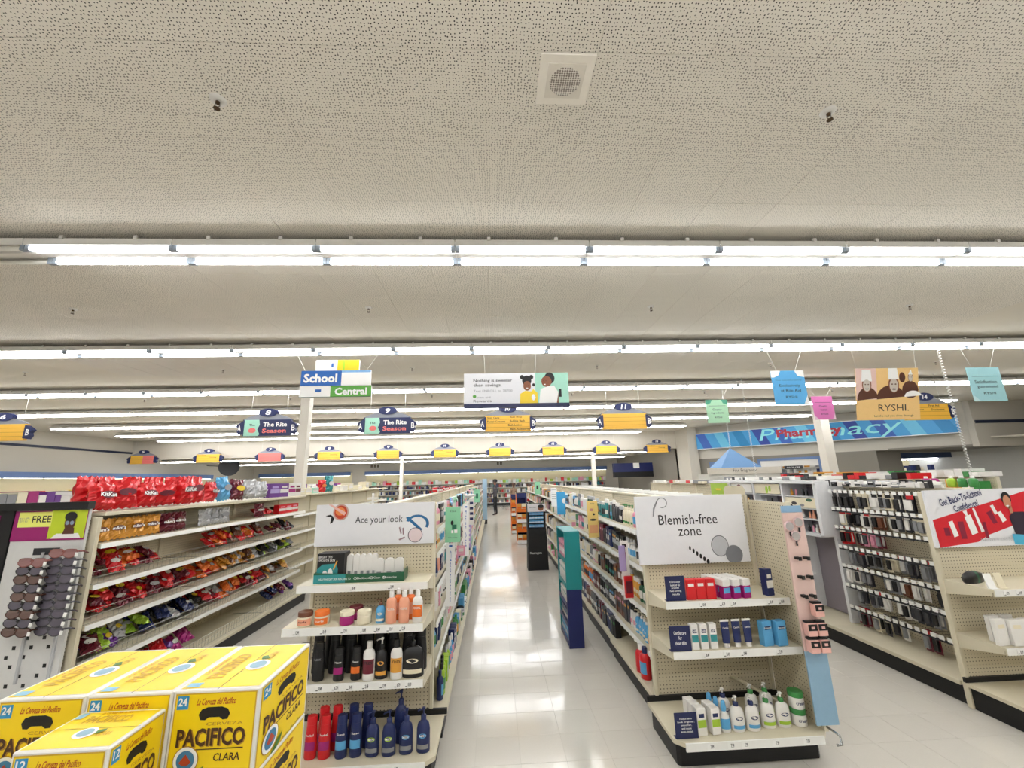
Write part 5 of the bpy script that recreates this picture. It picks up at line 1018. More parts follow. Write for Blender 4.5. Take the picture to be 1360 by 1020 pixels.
# ================================================================ CANDY
def bag_mesh(w, h, t, seed):
    rnd = random.Random(seed); nx, nz = 8, 9; mb = MB(); off = [[(rnd.uniform(-1, 1), rnd.uniform(-1, 1)) for _ in range(nx + 1)] for _ in range(nz + 1)]
    for sgn in (-1, 1):
        vs = []
        for j in range(nz + 1):
            for i in range(nx + 1):
                u = i / nx; v = j / nz; e = max(0, 1 - (2 * u - 1) ** 2) ** 0.5 * (max(0, sin(pi * min(1, v * 1.06))) ** 0.6)
                if v < 0.25: e *= 1.15
                a, b = off[j][i]; cr = 0.017 if 0 < i < nx and 0 < j < nz else 0.0
                wv = w * (0.96 + 0.04 * cos(2 * pi * v)); vs.append(((u - 0.5) * wv + a * cr * 0.5, sgn * (t / 2 * e + (0.7 * b * cr if e > 0.1 else 0)) + 0.004 * a * (v > 0.9), v * h + (0.006 * ((i % 2) * 2 - 1) if j in (0, nz) else 0)))
        fs = [(j * (nx + 1) + i, j * (nx + 1) + i + 1, (j + 1) * (nx + 1) + i + 1, (j + 1) * (nx + 1) + i) for j in range(nz) for i in range(nx)]
        if sgn > 0: fs = [f[::-1] for f in fs]
        mb.add(vs, fs, 0, False)
    z0 = min(v[2] for v in mb.v); mb.v = [(x, y, z - z0) for x, y, z in mb.v]
    return mb.mesh('bag')
def bag_print(w, h, t, c):
    mb = MB(); mb.add([(x, -t / 2 - 0.008, z) for x, z in ell(0, h * 0.55, w * 0.3, h * 0.13, 12)], [tuple(range(12))]); return mb.mesh('p')
def foil(c): return mat('foil_' + c.replace('-', '_').replace(' ', '_'), PALS[c], 0.22, metal=0.25, noise=0.15, scale=18, spec=0.7)
def bag(loc, w, h, t, c, pc, label, rotz=pi / 2, lean=0.0, txt=None, group=None, seed=None, roll=0.0, name='candy_bag'):
    sd = random.randrange(4); me = cached(('bag', w, h, t, sd), lambda: bag_mesh(w, h, t, sd)); o = link(name, me, foil(c), None, loc, rot=(lean, roll, rotz)); tag(o, label, 'candy', group)
    if pc: link('printed_mark', cached(('bagp', w, h, t), lambda: bag_print(w, h, t, 0)), pm(pc), o)
    if txt:
        link('lettering', cached(('bagt', txt, w, h, t), lambda: curve_text(txt, w * 0.62, h * 0.55, h * 0.15, 0, t / 2 + 0.008, 0.03)), WHT if pc in ('brown', 'black', 'red', 'maroon', None) else pm('brown'), o)
    return o
ZT = 1.622
tops = [(3.68, 'red'), (3.90, 'red'), (4.14, 'red'), (4.36, 'red'), (4.60, 'red'), (4.80, 'red'), (5.02, 'red'), (5.26, 'sky-blue'), (5.50, 'maroon'), (5.74, 'silver'), (5.93, 'silver'), (6.12, 'silver')]
for i, (y, c) in enumerate(tops):
    bag((-3.245 + J(0.02), y, ZT + 0.006), 0.21, random.choice([0.22, 0.25, 0.28]), 0.13, c, {'red': 'maroon', 'sky-blue': 'grey', 'maroon': 'yellow', 'silver': None}[c], 'large %s candy bag standing on the top board, %s from the sunglasses rack' % (c, nth(i + 1)), pi / 2 - 0.4 + J(0.5), -0.10 + J(0.12), 'KitKat' if c == 'red' and i % 2 == 0 else None, roll=J(0.12))
for i, y in enumerate((3.75, 3.95, 4.2, 4.5, 4.75)): bag((-3.47 + J(0.02), y, ZT + 0.004), 0.235, 0.28, 0.11, 'red', 'orange', 'large red candy bag in the back row of the top board, %s from the rack' % nth(i + 1), pi / 2 + J(0.3), 0.0)
for i, (y, w, c, c2) in enumerate(((6.45, 0.22, 'purple', 'lilac'), (6.72, 0.20, 'purple', 'white'), (6.98, 0.18, 'white', 'magenta'), (7.18, 0.16, 'white', 'maroon'))):
    put('carton', w, 0.10, 0.20, (c, c2, c2, c), (-3.28, y, ZT), pi / 2 - 0.2, 'candy_carton', '%s box on the top board past the silver bags, %s in the line' % (c, nth(i + 1)), 'box')
for i, (y, c) in enumerate(((7.5, 'cream'), (7.8, 'cream'), (8.1, 'mint'))): put('carton', 0.26, 0.2, 0.10, (c, 'white', 'white', c), (-3.42, y, 1.634), pi / 2, 'shelf_tray_box', 'low %s tray box on the board over the empty shelves, %s from the candy' % (c, nth(i + 1)), 'box')
bag((-3.42, 8.6, 1.634), 0.22, 0.24, 0.11, 'red', 'orange', 'red snack bag far along the top board', pi / 2 - 0.3); bag((-3.40, 8.9, 1.634), 0.26, 0.32, 0.12, 'teal', 'white', 'teal and white snack bag far along the top board', pi / 2 - 0.3)
for i, y in enumerate((9.4, 9.9, 10.3, 11.0, 11.6)): put('carton', 0.3, 0.2, 0.16 + J(0.05), (random.choice(['cream', 'white', 'grey']), 'white', 'white', 'white'), (-3.5, y, 1.634), pi / 2, 'shelf_tray_box', 'pale box on the distant top board, %s beyond the teal bag' % nth(i + 1), 'box')
Z2 = 1.377
for i, (y, c) in enumerate(((3.70, 'amber'), (3.87, 'amber'), (4.05, 'amber'), (4.22, 'amber'), (4.40, 'maroon'), (4.57, 'maroon'), (4.95, 'silver'), (5.12, 'silver'), (5.32, 'silver'), (6.05, 'maroon'))):
    bag((-3.23 + J(0.015), y, Z2), 0.17, 0.175, 0.06, c, {'amber': 'brown', 'maroon': 'brown', 'silver': 'grey'}[c], '%s pouch standing on the second shelf, %s from the rack' % ({'amber': 'yellow', 'maroon': 'dark red', 'silver': 'silver'}[c], nth(i + 1)), pi / 2 - 0.2 + J(0.1), -0.1, "m&m's" if c != 'silver' else None)
for i, (y, c) in enumerate(((6.25, 'red'), (6.42, 'red'), (6.75, 'black'))): bag((-3.26, y, Z2 + 0.03), 0.17, 0.17, 0.06, c, 'maroon', '%s pouch slumped on the second shelf, %s beyond the silver ones' % (c, nth(i + 1)), pi / 2, -1.2)
for i, y in enumerate((6.65, 6.85, 7.05)): put('carton', 0.17, 0.09, 0.13, ('red', 'white', 'pink', 'white'), (-3.24, y, Z2), pi / 2 - 0.15, 'candy_carton', 'red sweet box at the far end of the second shelf, %s' % nth(i + 1), 'box')
# wire fences
def fence_mesh():
    mb = MB(); L = 1.21
    for z in (0.004, 0.05, 0.095): mb.tube([(0, 0.005, z), (0, L, z)], 0.0022, 4)
    for k in range(25): mb.tube([(0, 0.008 + k * L / 24.3, 0.0), (0, 0.008 + k * L / 24.3, 0.095)], 0.0012, 3)
    for k in (0, 24.2): mb.tube([(0, 0.008 + k * L / 24.3, 0.002), (-0.38, 0.008 + k * L / 24.3, 0.002)], 0.002, 3)
    return mb.mesh('fence')
FM = fence_mesh()
for ri, z in enumerate((1.07, 0.78, 0.469, 0.17)):
    for i in range(3):
        o = link('wire_fence', FM, WIRE, None, (-3.155 if ri < 3 else -3.05, 3.625 + 1.225 * i, z + 0.003)); tag(o, 'wire shelf fence, %s bay from the rack, %s fenced level' % (nth(i + 1), nth(ri + 1)), 'fence', 'wire fences of the candy shelves')
heaps = [  # level, y0, y1, colours, count
    (1.07, 3.68, 4.5, ['red', 'maroon', 'red', 'orange'], 9), (1.07, 5.25, 6.4, ['red', 'orange', 'red', 'brown'], 13), (1.07, 6.7, 7.2, ['maroon', 'black'], 5),
    (0.78, 3.66, 4.95, ['red', 'maroon', 'red'], 17), (0.78, 5.0, 5.5, ['orange', 'orange', 'red'], 7), (0.78, 5.5, 6.3, ['amber', 'brown', 'amber', 'silver'], 11), (0.78, 6.4, 7.2, ['black', 'lime', 'grey'], 9),
    (0.469, 3.66, 3.95, ['purple', 'magenta', 'maroon'], 5), (0.469, 3.95, 4.4, ['lime', 'purple', 'silver', 'lime'], 6), (0.469, 4.4, 5.15, ['navy', 'navy', 'black', 'silver'], 10), (0.469, 5.15, 5.5, ['red', 'maroon', 'silver'], 5), (0.469, 5.5, 5.95, ['orange', 'silver', 'orange'], 6), (0.469, 5.95, 6.5, ['red', 'maroon', 'red'], 7), (0.469, 6.5, 7.2, ['amber', 'silver', 'brown'], 8),
    (0.17, 3.7, 4.9, ['purple', 'magenta', 'purple', 'pink', 'red'], 10), (0.17, 6.5, 7.2, ['navy', 'maroon', 'purple'], 5)]
nb = {}
for z, y0, y1, cs, n in heaps:
    xf = -3.26 if z > 0.2 else -3.17
    n = int(n * 1.45)
    for k in range(n):
        y = y0 + (y1 - y0) * (k + 0.5) / n; c = cs[(k // 2) % len(cs)]; lv = {1.07: 'third', 0.78: 'fourth', 0.469: 'fifth', 0.17: 'lowest'}[z]; nb[(c, lv)] = nb.get((c, lv), 0) + 1
        bag((xf + random.uniform(-0.10, 0.03), y, z + 0.035 + (0.055 if k % 2 else 0.0) + random.choice([0, 0.015])), 0.135, 0.18, 0.045, c, random.choice(['white', 'silver', None, 'yellow']), '%s %s sweet bag leaning in the heap on the %s candy shelf' % (nth(nb[(c, lv)]), c, lv), pi / 2 + random.uniform(-0.5, 0.5), -random.uniform(0.75, 1.15), group='sweet bags heaped behind the wire fences', roll=J(0.2))

# ================================================================ SUNGLASSES RACK
tag(MB().box(-4.10, -3.145, 3.583, 3.612, 0.0, 1.585, c=0.003).build('end_panel', PEGX), 'almond end panel of the candy run behind the sunglasses rack', 'panel')
MB().box(-3.19, -3.143, 3.572, 3.582, 0.0, 1.585).build('upright', BEIGE, [o for o in COL.objects if o.name.startswith('end_panel')][-1])
rk = thing('sunglasses_rack', 'white sunglasses rack panel with FREE header at the end of the candy run', 'display', (-3.73, 3.55, 0))
RP = MB().box(0, 0.545, -0.02, 0.0, 0.06, 1.652).build('rack_panel', mat('rack_white', '#D6D6D4', 0.4), rk)
MB().box(-0.52, 0.56, -0.06, 0.0, 1.653, 1.71).build('top_cap', BLACK, rk); MB().box(-0.52, -0.005, -0.03, 0.0, 0.05, 1.652).build('side_panel', BLACK, rk); MB().box(0.0, 0.545, -0.05, 0.0, 0.0, 0.06).build('base', BLACK, rk)
MB().box(-0.50, -0.10, -0.036, -0.031, 1.38, 1.62).build('magenta_card', MAGP, rk); MB().box(-0.50, -0.08, -0.05, -0.031, 0.98, 1.30).build('hanging_pack', pm('navy'), rk); MB().box(-0.20, -0.06, -0.06, -0.031, 1.02, 1.16).build('hanging_pack', pm('sky-blue'), rk)
hd = MB().box(0.0, 0.54, -0.026, -0.0205, 1.425, 1.648).build('header_card', MAGP, rk); f = front(hd, 0, 0.54, 1.425, 1.648, -0.026)
f.poly('printed_panel', rect(0.50, 0, 0.5, 0.94), mat('lime_bright', '#C6D92E', 0.45)); f.poly('printed_panel', rect(0.06, 0.04, 0.46, 0.50), mat('pale_lime', '#EFF07A', 0.45), 2); f.text('FREE', INK, 0.25, 0.17, 0.26, 0.22, layer=3, bold=0.01); f.text('BUY 1 GET 1', GREYP, 0.08, 0.22, 0.13, 0.15, layer=3)
f.poly('photo_print', [[(0.55, 0.94), (0.62, 0.78), (0.92, 0.78), (0.96, 0.94)]], WHT, 2); f.poly('photo_print', [[(0.70, 0.8), (0.72, 0.6), (0.85, 0.6), (0.86, 0.8)]], SKIN2, 3); f.poly('photo_print', [ell(0.78, 0.42, 0.075, 0.28, 16)], SKIN2, 4)
f.poly('photo_print', [ell(0.78, 0.22, 0.085, 0.16, 16)], HAIR, 5); f.poly('photo_print', [ell(0.745, 0.43, 0.028, 0.07, 10)], mat('lens_print', '#8FA0B8', 0.4), 6); f.poly('photo_print', [ell(0.81, 0.43, 0.028, 0.07, 10)], mat('lens_print', '#8FA0B8', 0.4), 6); f.text('HELLO', MAGP, 0.3, 0.85, 0.12, 0.08, layer=3)
MB().box(0.19, 0.38, -0.024, -0.0205, 1.32, 1.37).build('small_sign', INK, rk)
mb = MB()
for i in range(4):
    for j in range(7):
        if (i * 3 + j * 5) % 4 == 1: continue
        mb.add([(0.03 + i * 0.12 + 0.04 * (j % 2), -0.0206, 0.36 + j * 0.062), (0.055 + i * 0.12 + 0.04 * (j % 2), -0.0206, 0.36 + j * 0.062), (0.055 + i * 0.12 + 0.04 * (j % 2), -0.0206, 0.385 + j * 0.062), (0.03 + i * 0.12 + 0.04 * (j % 2), -0.0206, 0.385 + j * 0.062)], [(0, 1, 2, 3)])
o = mb.build('square_slots', BLACK, rk); o['kind'] = 'stuff'
def lens_mesh():
    mb = MB(); P = [(0.048 * cos(a) * (1 + 0.12 * cos(2 * a)), min(0.020, 0.028 * sin(a))) for a in [2 * pi * i / 16 for i in range(16)]]
    mb.add([(x, -0.001 - 0.006 * (1 - (x / .06) ** 2), z) for x, z in P] + [(x, 0.003 - 0.006 * (1 - (x / .06) ** 2), z) for x, z in P], [tuple(range(16)), tuple(range(16, 32))[::-1]] + [(i, i + 16, (i + 1) % 16 + 16, (i + 1) % 16) for i in range(16)]); return mb.mesh('lens')
def glframe_mesh():
    mb = MB()
    for sx in (-0.054, 0.054):
        mb.tube([(sx + 0.051 * cos(a) * (1 + 0.12 * cos(2 * a)), -0.005, min(0.023, 0.031 * sin(a))) for a in [2 * pi * i / 16 for i in range(17)]], 0.0045, 5)
    mb.tube([(-0.012, -0.006, 0.008), (0, -0.008, 0.013), (0.012, -0.006, 0.008)], 0.0045, 5)
    for sx in (-1, 1): mb.tube([(sx * 0.106, -0.004, 0.012), (sx * 0.108, 0.03, 0.012), (sx * 0.09, 0.075, -0.002)], 0.006, 5)
    return mb.mesh('glf')
LM = lens_mesh(); GM = glframe_mesh()
SGC = [mat('sunglass_black', '#141416', 0.2, noise=0), mat('sunglass_tortoise', '#4A2C20', 0.2, noise=0.1, scale=60), mat('sunglass_grey', '#4D4C52', 0.25, noise=0), mat('sunglass_rose', '#8F5A55', 0.25, noise=0)]
LNS = [mat('lens_smoke', '#6B6672', 0.12, noise=0, alpha=0.8), mat('lens_brown', '#7A625C', 0.12, noise=0, alpha=0.8), mat('lens_rose', '#A67C7A', 0.08, noise=0, alpha=0.8)]
for c in range(2):
    for r in range(10):
        if c == 0 and r == 0: continue
        z = 1.345 - 0.058 * r - (0.0 if c else 0.0); x = -3.73 + (0.315 if c == 0 else 0.53) + J(0.004); k = (0, 2, 0, 1, 2, 0)[(r * 3 + c) % 6]
        if r == 0 or (c == 0 and r == 1): k = 3
        o = link('sunglasses', GM, SGC[k], None, (x, 3.55 - 0.135, z), rot=(-0.12, 0, -0.18 + J(0.04))); o.scale = (1.12, 1.1, 1.05); tag(o, '%s sunglasses, %s row down, %s column of the rack' % (['black', 'tortoiseshell', 'grey', 'rose'][k], nth(r + 1), 'first' if c == 0 else 'second'), 'sunglasses', 'sunglasses on the rack')
        for sx in (-0.054, 0.054): link('lens', LM, LNS[1 if k == 1 else (2 if k == 3 else 0)], o, (sx, -0.004, 0))
        link('price_sticker', cached('pst', lambda: MB().box(0.098, 0.122, -0.012, -0.0105, -0.022, 0.004, c=0.0004).mesh('ps')), TAGW, o)
for x in (0.27, 0.49): MB().box(x - 0.008, x + 0.008, -0.034, -0.02, 0.45, 1.34).build('holder_rail', mat('rail_clear', '#BFC1C4', 0.2), rk)

# ================================================================ BEER CASES
BW = mat('case_white', '#E9E7DF', 0.45, noise=0.02); BY = mat('case_yellow', '#FBD90F', 0.4, noise=0.03); BR = mat('case_brown', '#4A2C12', 0.5, noise=0); BRD = mat('case_red', '#B5401C', 0.5, noise=0); BBL = mat('case_blue', '#2E93C9', 0.45, noise=0); BGO = mat('case_gold', '#B98A2A', 0.5, noise=0); BFD = mat('case_faded', '#D9AE2E', 0.5, noise=0); BSEA = mat('case_sea', '#3F7FA8', 0.5, noise=0); BGR = mat('case_leaf', '#4E7A2E', 0.5, noise=0)
def case_face(f, n, side=False):
    m = 0.045
    f.poly('printed_border', rect(m * 0.7, m * 0.7, 1 - m * 1.4, 1 - m * 1.2), BFD, 1); f.poly('printed_panel', rect(m, m, 1 - 2 * m, 1 - 1.8 * m), BY, 2)
    f.poly('count_square', rect(0.06, 0.055, 0.13, 0.15), BBL, 3); f.text(n, WHT, 0.075, 0.075, 0.10, 0.09, layer=4, bold=0.03)
    f.text('La Cerveza del Pacifico', BRD, 0.28, 0.09, 0.45, 0.075, layer=3, bold=0.015, shear=0.25)
    hole = [(0.32, 0.27), (0.35, 0.215), (0.42, 0.19), (0.58, 0.19), (0.65, 0.215), (0.68, 0.27), (0.655, 0.33), (0.60, 0.335), (0.56, 0.305), (0.44, 0.305), (0.40, 0.335), (0.345, 0.33)]
    f.poly('handle_hole', hole, BLACK, 3); f.text('CERVEZA', BGO, 0.42, 0.36, 0.42, 0.035, layer=3)
    f.text('PACIFICO', BGO, 0.115, 0.43, 0.775, 0.20, layer=3, bold=0.045); f.text('PACIFICO', BR, 0.105, 0.42, 0.775, 0.20, layer=4, bold=0.03)
    f.poly('underline', rect(0.33, 0.645, 0.54, 0.012), BR, 4); f.text('CLARA', BR, 0.54, 0.70, 0.30, 0.085, layer=3, bold=0.02, shear=0.1)
    f.poly('medallion', [ell(0.24, 0.76, 0.145, 0.155, 26)], BGO, 5); f.poly('medallion', [ell(0.24, 0.76, 0.135, 0.145, 26)], WHT, 6); f.poly('medallion', [ell(0.24, 0.76, 0.10, 0.108, 22)], BSEA, 7); f.poly('medallion', [[(0.17, 0.78), (0.24, 0.69), (0.31, 0.78), (0.27, 0.81), (0.21, 0.81)]], BRD, 8)
    f.poly('leaf_print', [[(0.30, 0.92), (0.38, 0.86), (0.46, 0.82), (0.43, 0.90), (0.36, 0.96), (0.25, 0.965)]], BGR, 9); f.text('100% Blended - Mexican Beer', BR, 0.38, 0.93, 0.5, 0.03, layer=3)
def case_top(f, n):
    f.poly('printed_panel', rect(0.035, 0.045, 0.93, 0.91), BY, 1); f.poly('flap_gap', rect(0.0, 0.495, 1, 0.008), BR, 2)
    f.text('PACIFICO', BFD, 0.22, 0.16, 0.52, 0.20, layer=3, bold=0.03); f.text('La Cerveza del Pacifico', BRD, 0.30, 0.07, 0.36, 0.05, layer=3, shear=0.2); f.text('CLARA', BFD, 0.62, 0.60, 0.16, 0.1, layer=3, bold=0.02)
    f.poly('medallion', [ell(0.47, 0.62, 0.115, 0.14, 22)], WHT, 3); f.poly('medallion', [ell(0.47, 0.62, 0.08, 0.10, 18)], mat('case_palesea', '#8FB3C4', 0.5), 4); f.poly('leaf_print', [[(0.58, 0.58), (0.66, 0.54), (0.68, 0.60), (0.6, 0.68)]], BGR, 5); f.poly('count_square', rect(0.05, 0.07, 0.08, 0.16), mat('case_paleblue', '#8FC3DB', 0.5), 3)
def case(x0, x1, y0, y1, z0, z1, n, lab, faces='frt', topdir=0):
    o = MB().box(x0, x1, y0, y1, z0, z1, c=0.0035).build('beer_case', BW); tag(o, lab, 'beer case', 'stacked yellow beer cases')
    if 'f' in faces: case_face(front(o, x0, x1, z0, z1, y0), n)
    if 'r' in faces: case_face(Frame(o, (x1, y0, z1), (0, 1, 0), (0, 0, -1), (1, 0, 0), y1 - y0, z1 - z0), n, True)
    if 't' in faces:
        if topdir == 0: case_top(Frame(o, (x0, y0, z1), (0, 1, 0), (1, 0, 0), (0, 0, 1), y1 - y0, x1 - x0), n)
        else: case_top(Frame(o, (x0, y1, z1), (1, 0, 0), (0, -1, 0), (0, 0, 1), x1 - x0, y1 - y0), n)
    return o
CH = 0.246
cx = [-1.545, -1.283, -1.020, -0.752]
wd3 = ['beside the twelve-pack side', 'in the middle behind the twelve-pack', 'next to the shampoo endcap']
for i in range(3):
    for L in range(4):
        z1 = 1.17 - L * (CH + 0.001)
        case(cx[i] + 0.001, cx[i + 1] - 0.001, 1.535, 1.905, z1 - CH, z1, '24', 'yellow 24-bottle beer case, %s layer down, %s' % (nth(L + 1), ['outermost stack', 'middle stack', 'stack next to the shampoo endcap'][i]), 'frt' if L == 0 else ('fr' if L == 1 else 'f'))
for L in range(4):
    z1 = 1.128 - L * 0.236
    case(-1.278, -1.032, 1.333, 1.530, z1 - 0.235, z1, '12', 'smaller 12-bottle beer case in front of the big ones, %s layer down' % nth(L + 1), 'frt' if L == 0 else 'fr', 1)
case(-1.540, -1.290, 1.30, 1.53, 0.18, 0.99, '12', 'tall yellow beer case standing low at the outer front edge of the stack', 'ft', 1)
o = MB().box(-1.56, -0.74, 1.28, 1.92, 0.10, 0.178).build('pallet', mat('pallet_wood', '#8A6B48', 0.8)); tag(o, 'low wooden pallet carrying the stacked beer cases', 'pallet')
for x in (-1.55, -1.19, -0.83): MB().box(x, x + 0.08, 1.28, 1.92, 0, 0.099).build('runner', mat('pallet_wood', '#8A6B48', 0.8), o)

# ================================================================ FLOOR DISPLAYS IN THE CENTRE AISLE
TEALC = mat('card_teal', '#17898C', 0.45); NVC = mat('card_navy', '#1A2460', 0.45)
t = thing('floor_display', 'narrow teal and navy cardboard display standing against the blemish-free run', 'display', (0.80, 4.93, 0))
MB().prism([(0.0, 0.0), (0.165, 0.0), (0.20, 0.56), (-0.0, 0.56)][:2] + [(0.165, 0.585), (0.0, 0.585)], 0.0, 0.03, 'y').build('front_panel', NVC, t)
MB().box(0.0, 0.175, 0.0, 0.03, 0.586, 1.185).build('front_panel', TEALC, t); MB().box(0.0, 0.175, 0.0, 0.58, 1.186, 1.20).build('top', TEALC, t)
MB().box(0.12, 0.17, 0.03, 0.56, 0.0, 0.585).build('back_board', NVC, t); MB().box(0.12, 0.17, 0.03, 0.56, 0.586, 1.185).build('back_board', TEALC, t); MB().box(0.0, 0.17, 0.55, 0.58, 0.0, 1.185).build('side_panel', TEALC, t)
for z, c in ((0.02, NVC), (0.20, NVC), (0.40, NVC), (0.60, TEALC), (0.86, TEALC)):
    MB().box(0.0, 0.119, 0.031, 0.549, z, z + 0.012).build('tray', c, t); MB().box(-0.004, 0.0, 0.031, 0.549, z, z + 0.05).build('tray_lip', c, t)
for zi, (z, c) in enumerate(((0.033, 'sky-blue'), (0.213, 'navy'), (0.413, 'white'), (0.613, 'white'), (0.873, 'pink'))):
    for k in range(6): put('carton', 0.07, 0.06, 0.13 if z < 0.6 else 0.20, (c, 'white', 'teal' if c != 'pink' else 'black', c), (0.845, 4.93 + 0.08 + k * 0.084, z), -pi / 2, 'display_carton', '%s carton, %s along tier %s of the teal display' % (c, nth(k + 1), ['one', 'two', 'three', 'four', 'five'][zi]), 'carton', 'cartons in the teal display')
t = thing('floor_display', 'tall black cardboard display with trays of small blue packs', 'display', (0.70, 8.86, 0))
MB().prism([(-0.02, 0.0), (0.40, 0.0), (0.375, 0.80), (0.0, 0.80)], 0.0, 0.34, 'y').build('tower_base', BLACK, t); front(t.children[-1] if t.children else t, 0.0, 0.38, 0.0, 0.8, 0.0) if False else None
base = [q for q in COL.objects if q.name.startswith('tower_base')][-1]; front(base, 0.0, 0.38, 0.0, 0.8, 0.0).text('Neutrogena', TAGW, 0.08, 0.56, 0.62, 0.07, bold=0.0)
MB().box(0.345, 0.37, 0.0, 0.34, 0.801, 1.28).build('side_panel', BLACK, t); MB().box(0.0, 0.025, 0.02, 0.34, 0.801, 1.28).build('side_panel', BLACK, t); MB().box(0.026, 0.344, 0.30, 0.34, 0.801, 1.28).build('back_panel', BLACK, t)
hb = MB().box(0.0, 0.37, -0.01, 0.0, 1.13, 1.28).build('header_card', mat('header_pale', '#CFCBCB', 0.5), t); f = front(hb, 0, 0.37, 1.13, 1.28, -0.01); f.poly('photo_print', [ell(0.75, 0.5, 0.16, 0.4, 16)], SKIN, 1); f.poly('photo_print', [ell(0.75, 0.3, 0.17, 0.25, 12)], HAIR, 2); f.text('hydro boost', INK, 0.08, 0.35, 0.4, 0.2)
for zi, z in enumerate((0.82, 0.90, 0.98, 1.06)):
    MB().box(0.026, 0.344, 0.02, 0.30, z - 0.008, z).build('tray', INK, t)
    for k in range(5): o = put('carton', 0.055, 0.05, 0.055, ('sky-blue', 'white', 'navy', 'sky-blue'), (0.76 + k * 0.061, 8.92, z + 0.001), 0, 'small_carton', 'little blue carton, %s along tier %s of the black display' % (nth(k + 1), ['one', 'two', 'three', 'four'][zi]), 'carton', 'cartons in the black display', None, 1)
ORC = mat('card_orange', '#E2711B', 0.45)
for di, (x, y, z1, lab) in enumerate(((0.66, 12.3, 1.36, 'orange and navy snack display behind the black display'), (0.60, 14.6, 1.25, 'farther orange snack display in the centre aisle'))):
    t = thing('floor_display', lab, 'display', (x, y, 0)); MB().box(0, 0.02, 0, 0.4, 0, z1).build('side_panel', ORC, t); MB().box(0.28, 0.30, 0, 0.4, 0, z1).build('side_panel', NVC, t); MB().box(0.021, 0.279, 0.36, 0.4, 0, z1).build('back_panel', NVC, t); MB().box(0, 0.3, -0.02, 0.0, z1 - 0.10, z1 + 0.04).build('header', NVC, t)
    for zi, z in enumerate((0.05, 0.35, 0.62, 0.90)):
        MB().box(0.021, 0.279, 0.0, 0.35, z - 0.03, z).build('tray', ORC, t); MB().box(0.0, 0.30, -0.012, 0.0, z - 0.03, z + 0.06).build('tray_lip', ORC if zi % 2 else WHT, t)
        for k in range(2): put('carton', 0.12, 0.08, 0.2, ('amber' if (zi + k) % 2 else 'cream', 'orange', 'white', 'white'), (x + 0.085 + k * 0.13, y + 0.08, z + 0.001), 0, 'snack_packet', '%s snack packet on tier %s of the %s orange display' % (nth(k + 1), ['one', 'two', 'three', 'four'][zi], 'nearer' if di == 0 else 'farther'), 'packet', 'snack packets', None, 1)
t = tag(MB().box(-0.46, -0.27, 18.13, 18.16, 0.18, 1.84, c=0.004).build('end_panel', mat('panel_paleblue', '#9DBBD3', 0.5)), 'tall pale blue panel at the far end of the ace-your-look run', 'panel'); MB().box(-0.46, -0.27, 18.12, 18.17, 0.0, 0.178).build('foot', BLACK, t)

# hanging strips that stand out into the aisles
def strip(name, label, x0, x1, y, z0, z1, m, arts=(), cat='sign'):
    o = MB().box(x0, x1, y, y + 0.004, z0, z1).build(name, m); tag(o, label, cat); f = front(o, x0, x1, z0, z1, y)
    xe = -0.452 if x0 < 0 else 1.30
    if x1 < 2: MB().box(min(xe, x0 + 0.02), max(xe, x1 - 0.02), y + 0.0045, y + 0.007, z1 - 0.03, z1 - 0.018).build('holder_arm', WHITE, o)
    for i, a in enumerate(arts):
        if isinstance(a, str): pass
        else: f.poly('printed_art', a[0], a[1], 1 + i)
    return o, f
MG = mat('tag_mint', '#8FD0A8', 0.5)
o, f = strip('aisle_tag', 'mint green printed tag standing out near the Ace your look header', -0.435, -0.300, 3.90, 1.265, 1.565, MG, [([ell(0.45, 0.45, 0.1, 0.07, 8)], HAIR), ([rect(0.45, 0.5, 0.3, 0.14)], mat('tag_dkgreen', '#1E6A50', 0.5)), ([rect(0.4, 0.66, 0.12, 0.08), ], WHT), ([rect(0.6, 0.64, 0.2, 0.1)], WHT)]); f.text('RYSHI', INK, 0.3, 0.1, 0.4, 0.04); f.text('Cleaner', INK, 0.2, 0.85, 0.6, 0.03)
o, f = strip('clip_strip', 'white vertical strip with blue writing hanging under the mint tag', -0.425, -0.350, 3.92, 0.74, 1.255, WHT, [([rect(0.3, 0.03, 0.4, 0.03)], BLU)]); f.text('Clearance', BLU, 0.60, 0.12, 5.6, 0.022, rot=-pi / 2)
o, f = strip('clip_strip', 'white vertical strip with blue writing, second along the ace-your-look run', -0.36, -0.29, 5.05, 0.95, 1.52, WHT, [([rect(0.3, 0.03, 0.4, 0.03)], BLU)]); f.text('First Aid', BLU, 0.60, 0.12, 5.6, 0.022, rot=-pi / 2)
strip('aisle_tag', 'small mint tag farther along the ace-your-look run', -0.37, -0.26, 8.2, 1.38, 1.62, MG, [([rect(0.3, 0.3, 0.4, 0.4)], mat('tag_dkgreen', '#1E6A50', 0.5))])
o = MB().lathe([(0.0, 0.0), (0.08, 0.01), (0.09, 0.03), (0.0, 0.05)], n=14, sx=1.0, sy=0.5).build('shelf_talker', WHT, None, (-0.34, 6.2, 1.56)); tag(o, 'white rounded shelf talker on the top shelf of the ace-your-look run', 'sign'); MB().box(-0.09, -0.0, -0.004, 0.004, -0.02, 0.012).build('talker_arm', WHT, o)
for i, (y, c, z0, z1) in enumerate(((4.7, 'pink', 1.02, 1.12), (6.9, 'white', 1.1, 1.5), (6.0, 'lilac', 0.9, 1.2))): strip('clip_strip', '%s hanging strip on the ace-your-look run, %s of its kind' % (c, nth(i + 1)), -0.40, -0.31, y, z0, z1, pm(c), [([rect(0.2, 0.1 + 0.2 * k, 0.6, 0.1)], pm('navy' if c == 'white' else 'white')) for k in range(4)])
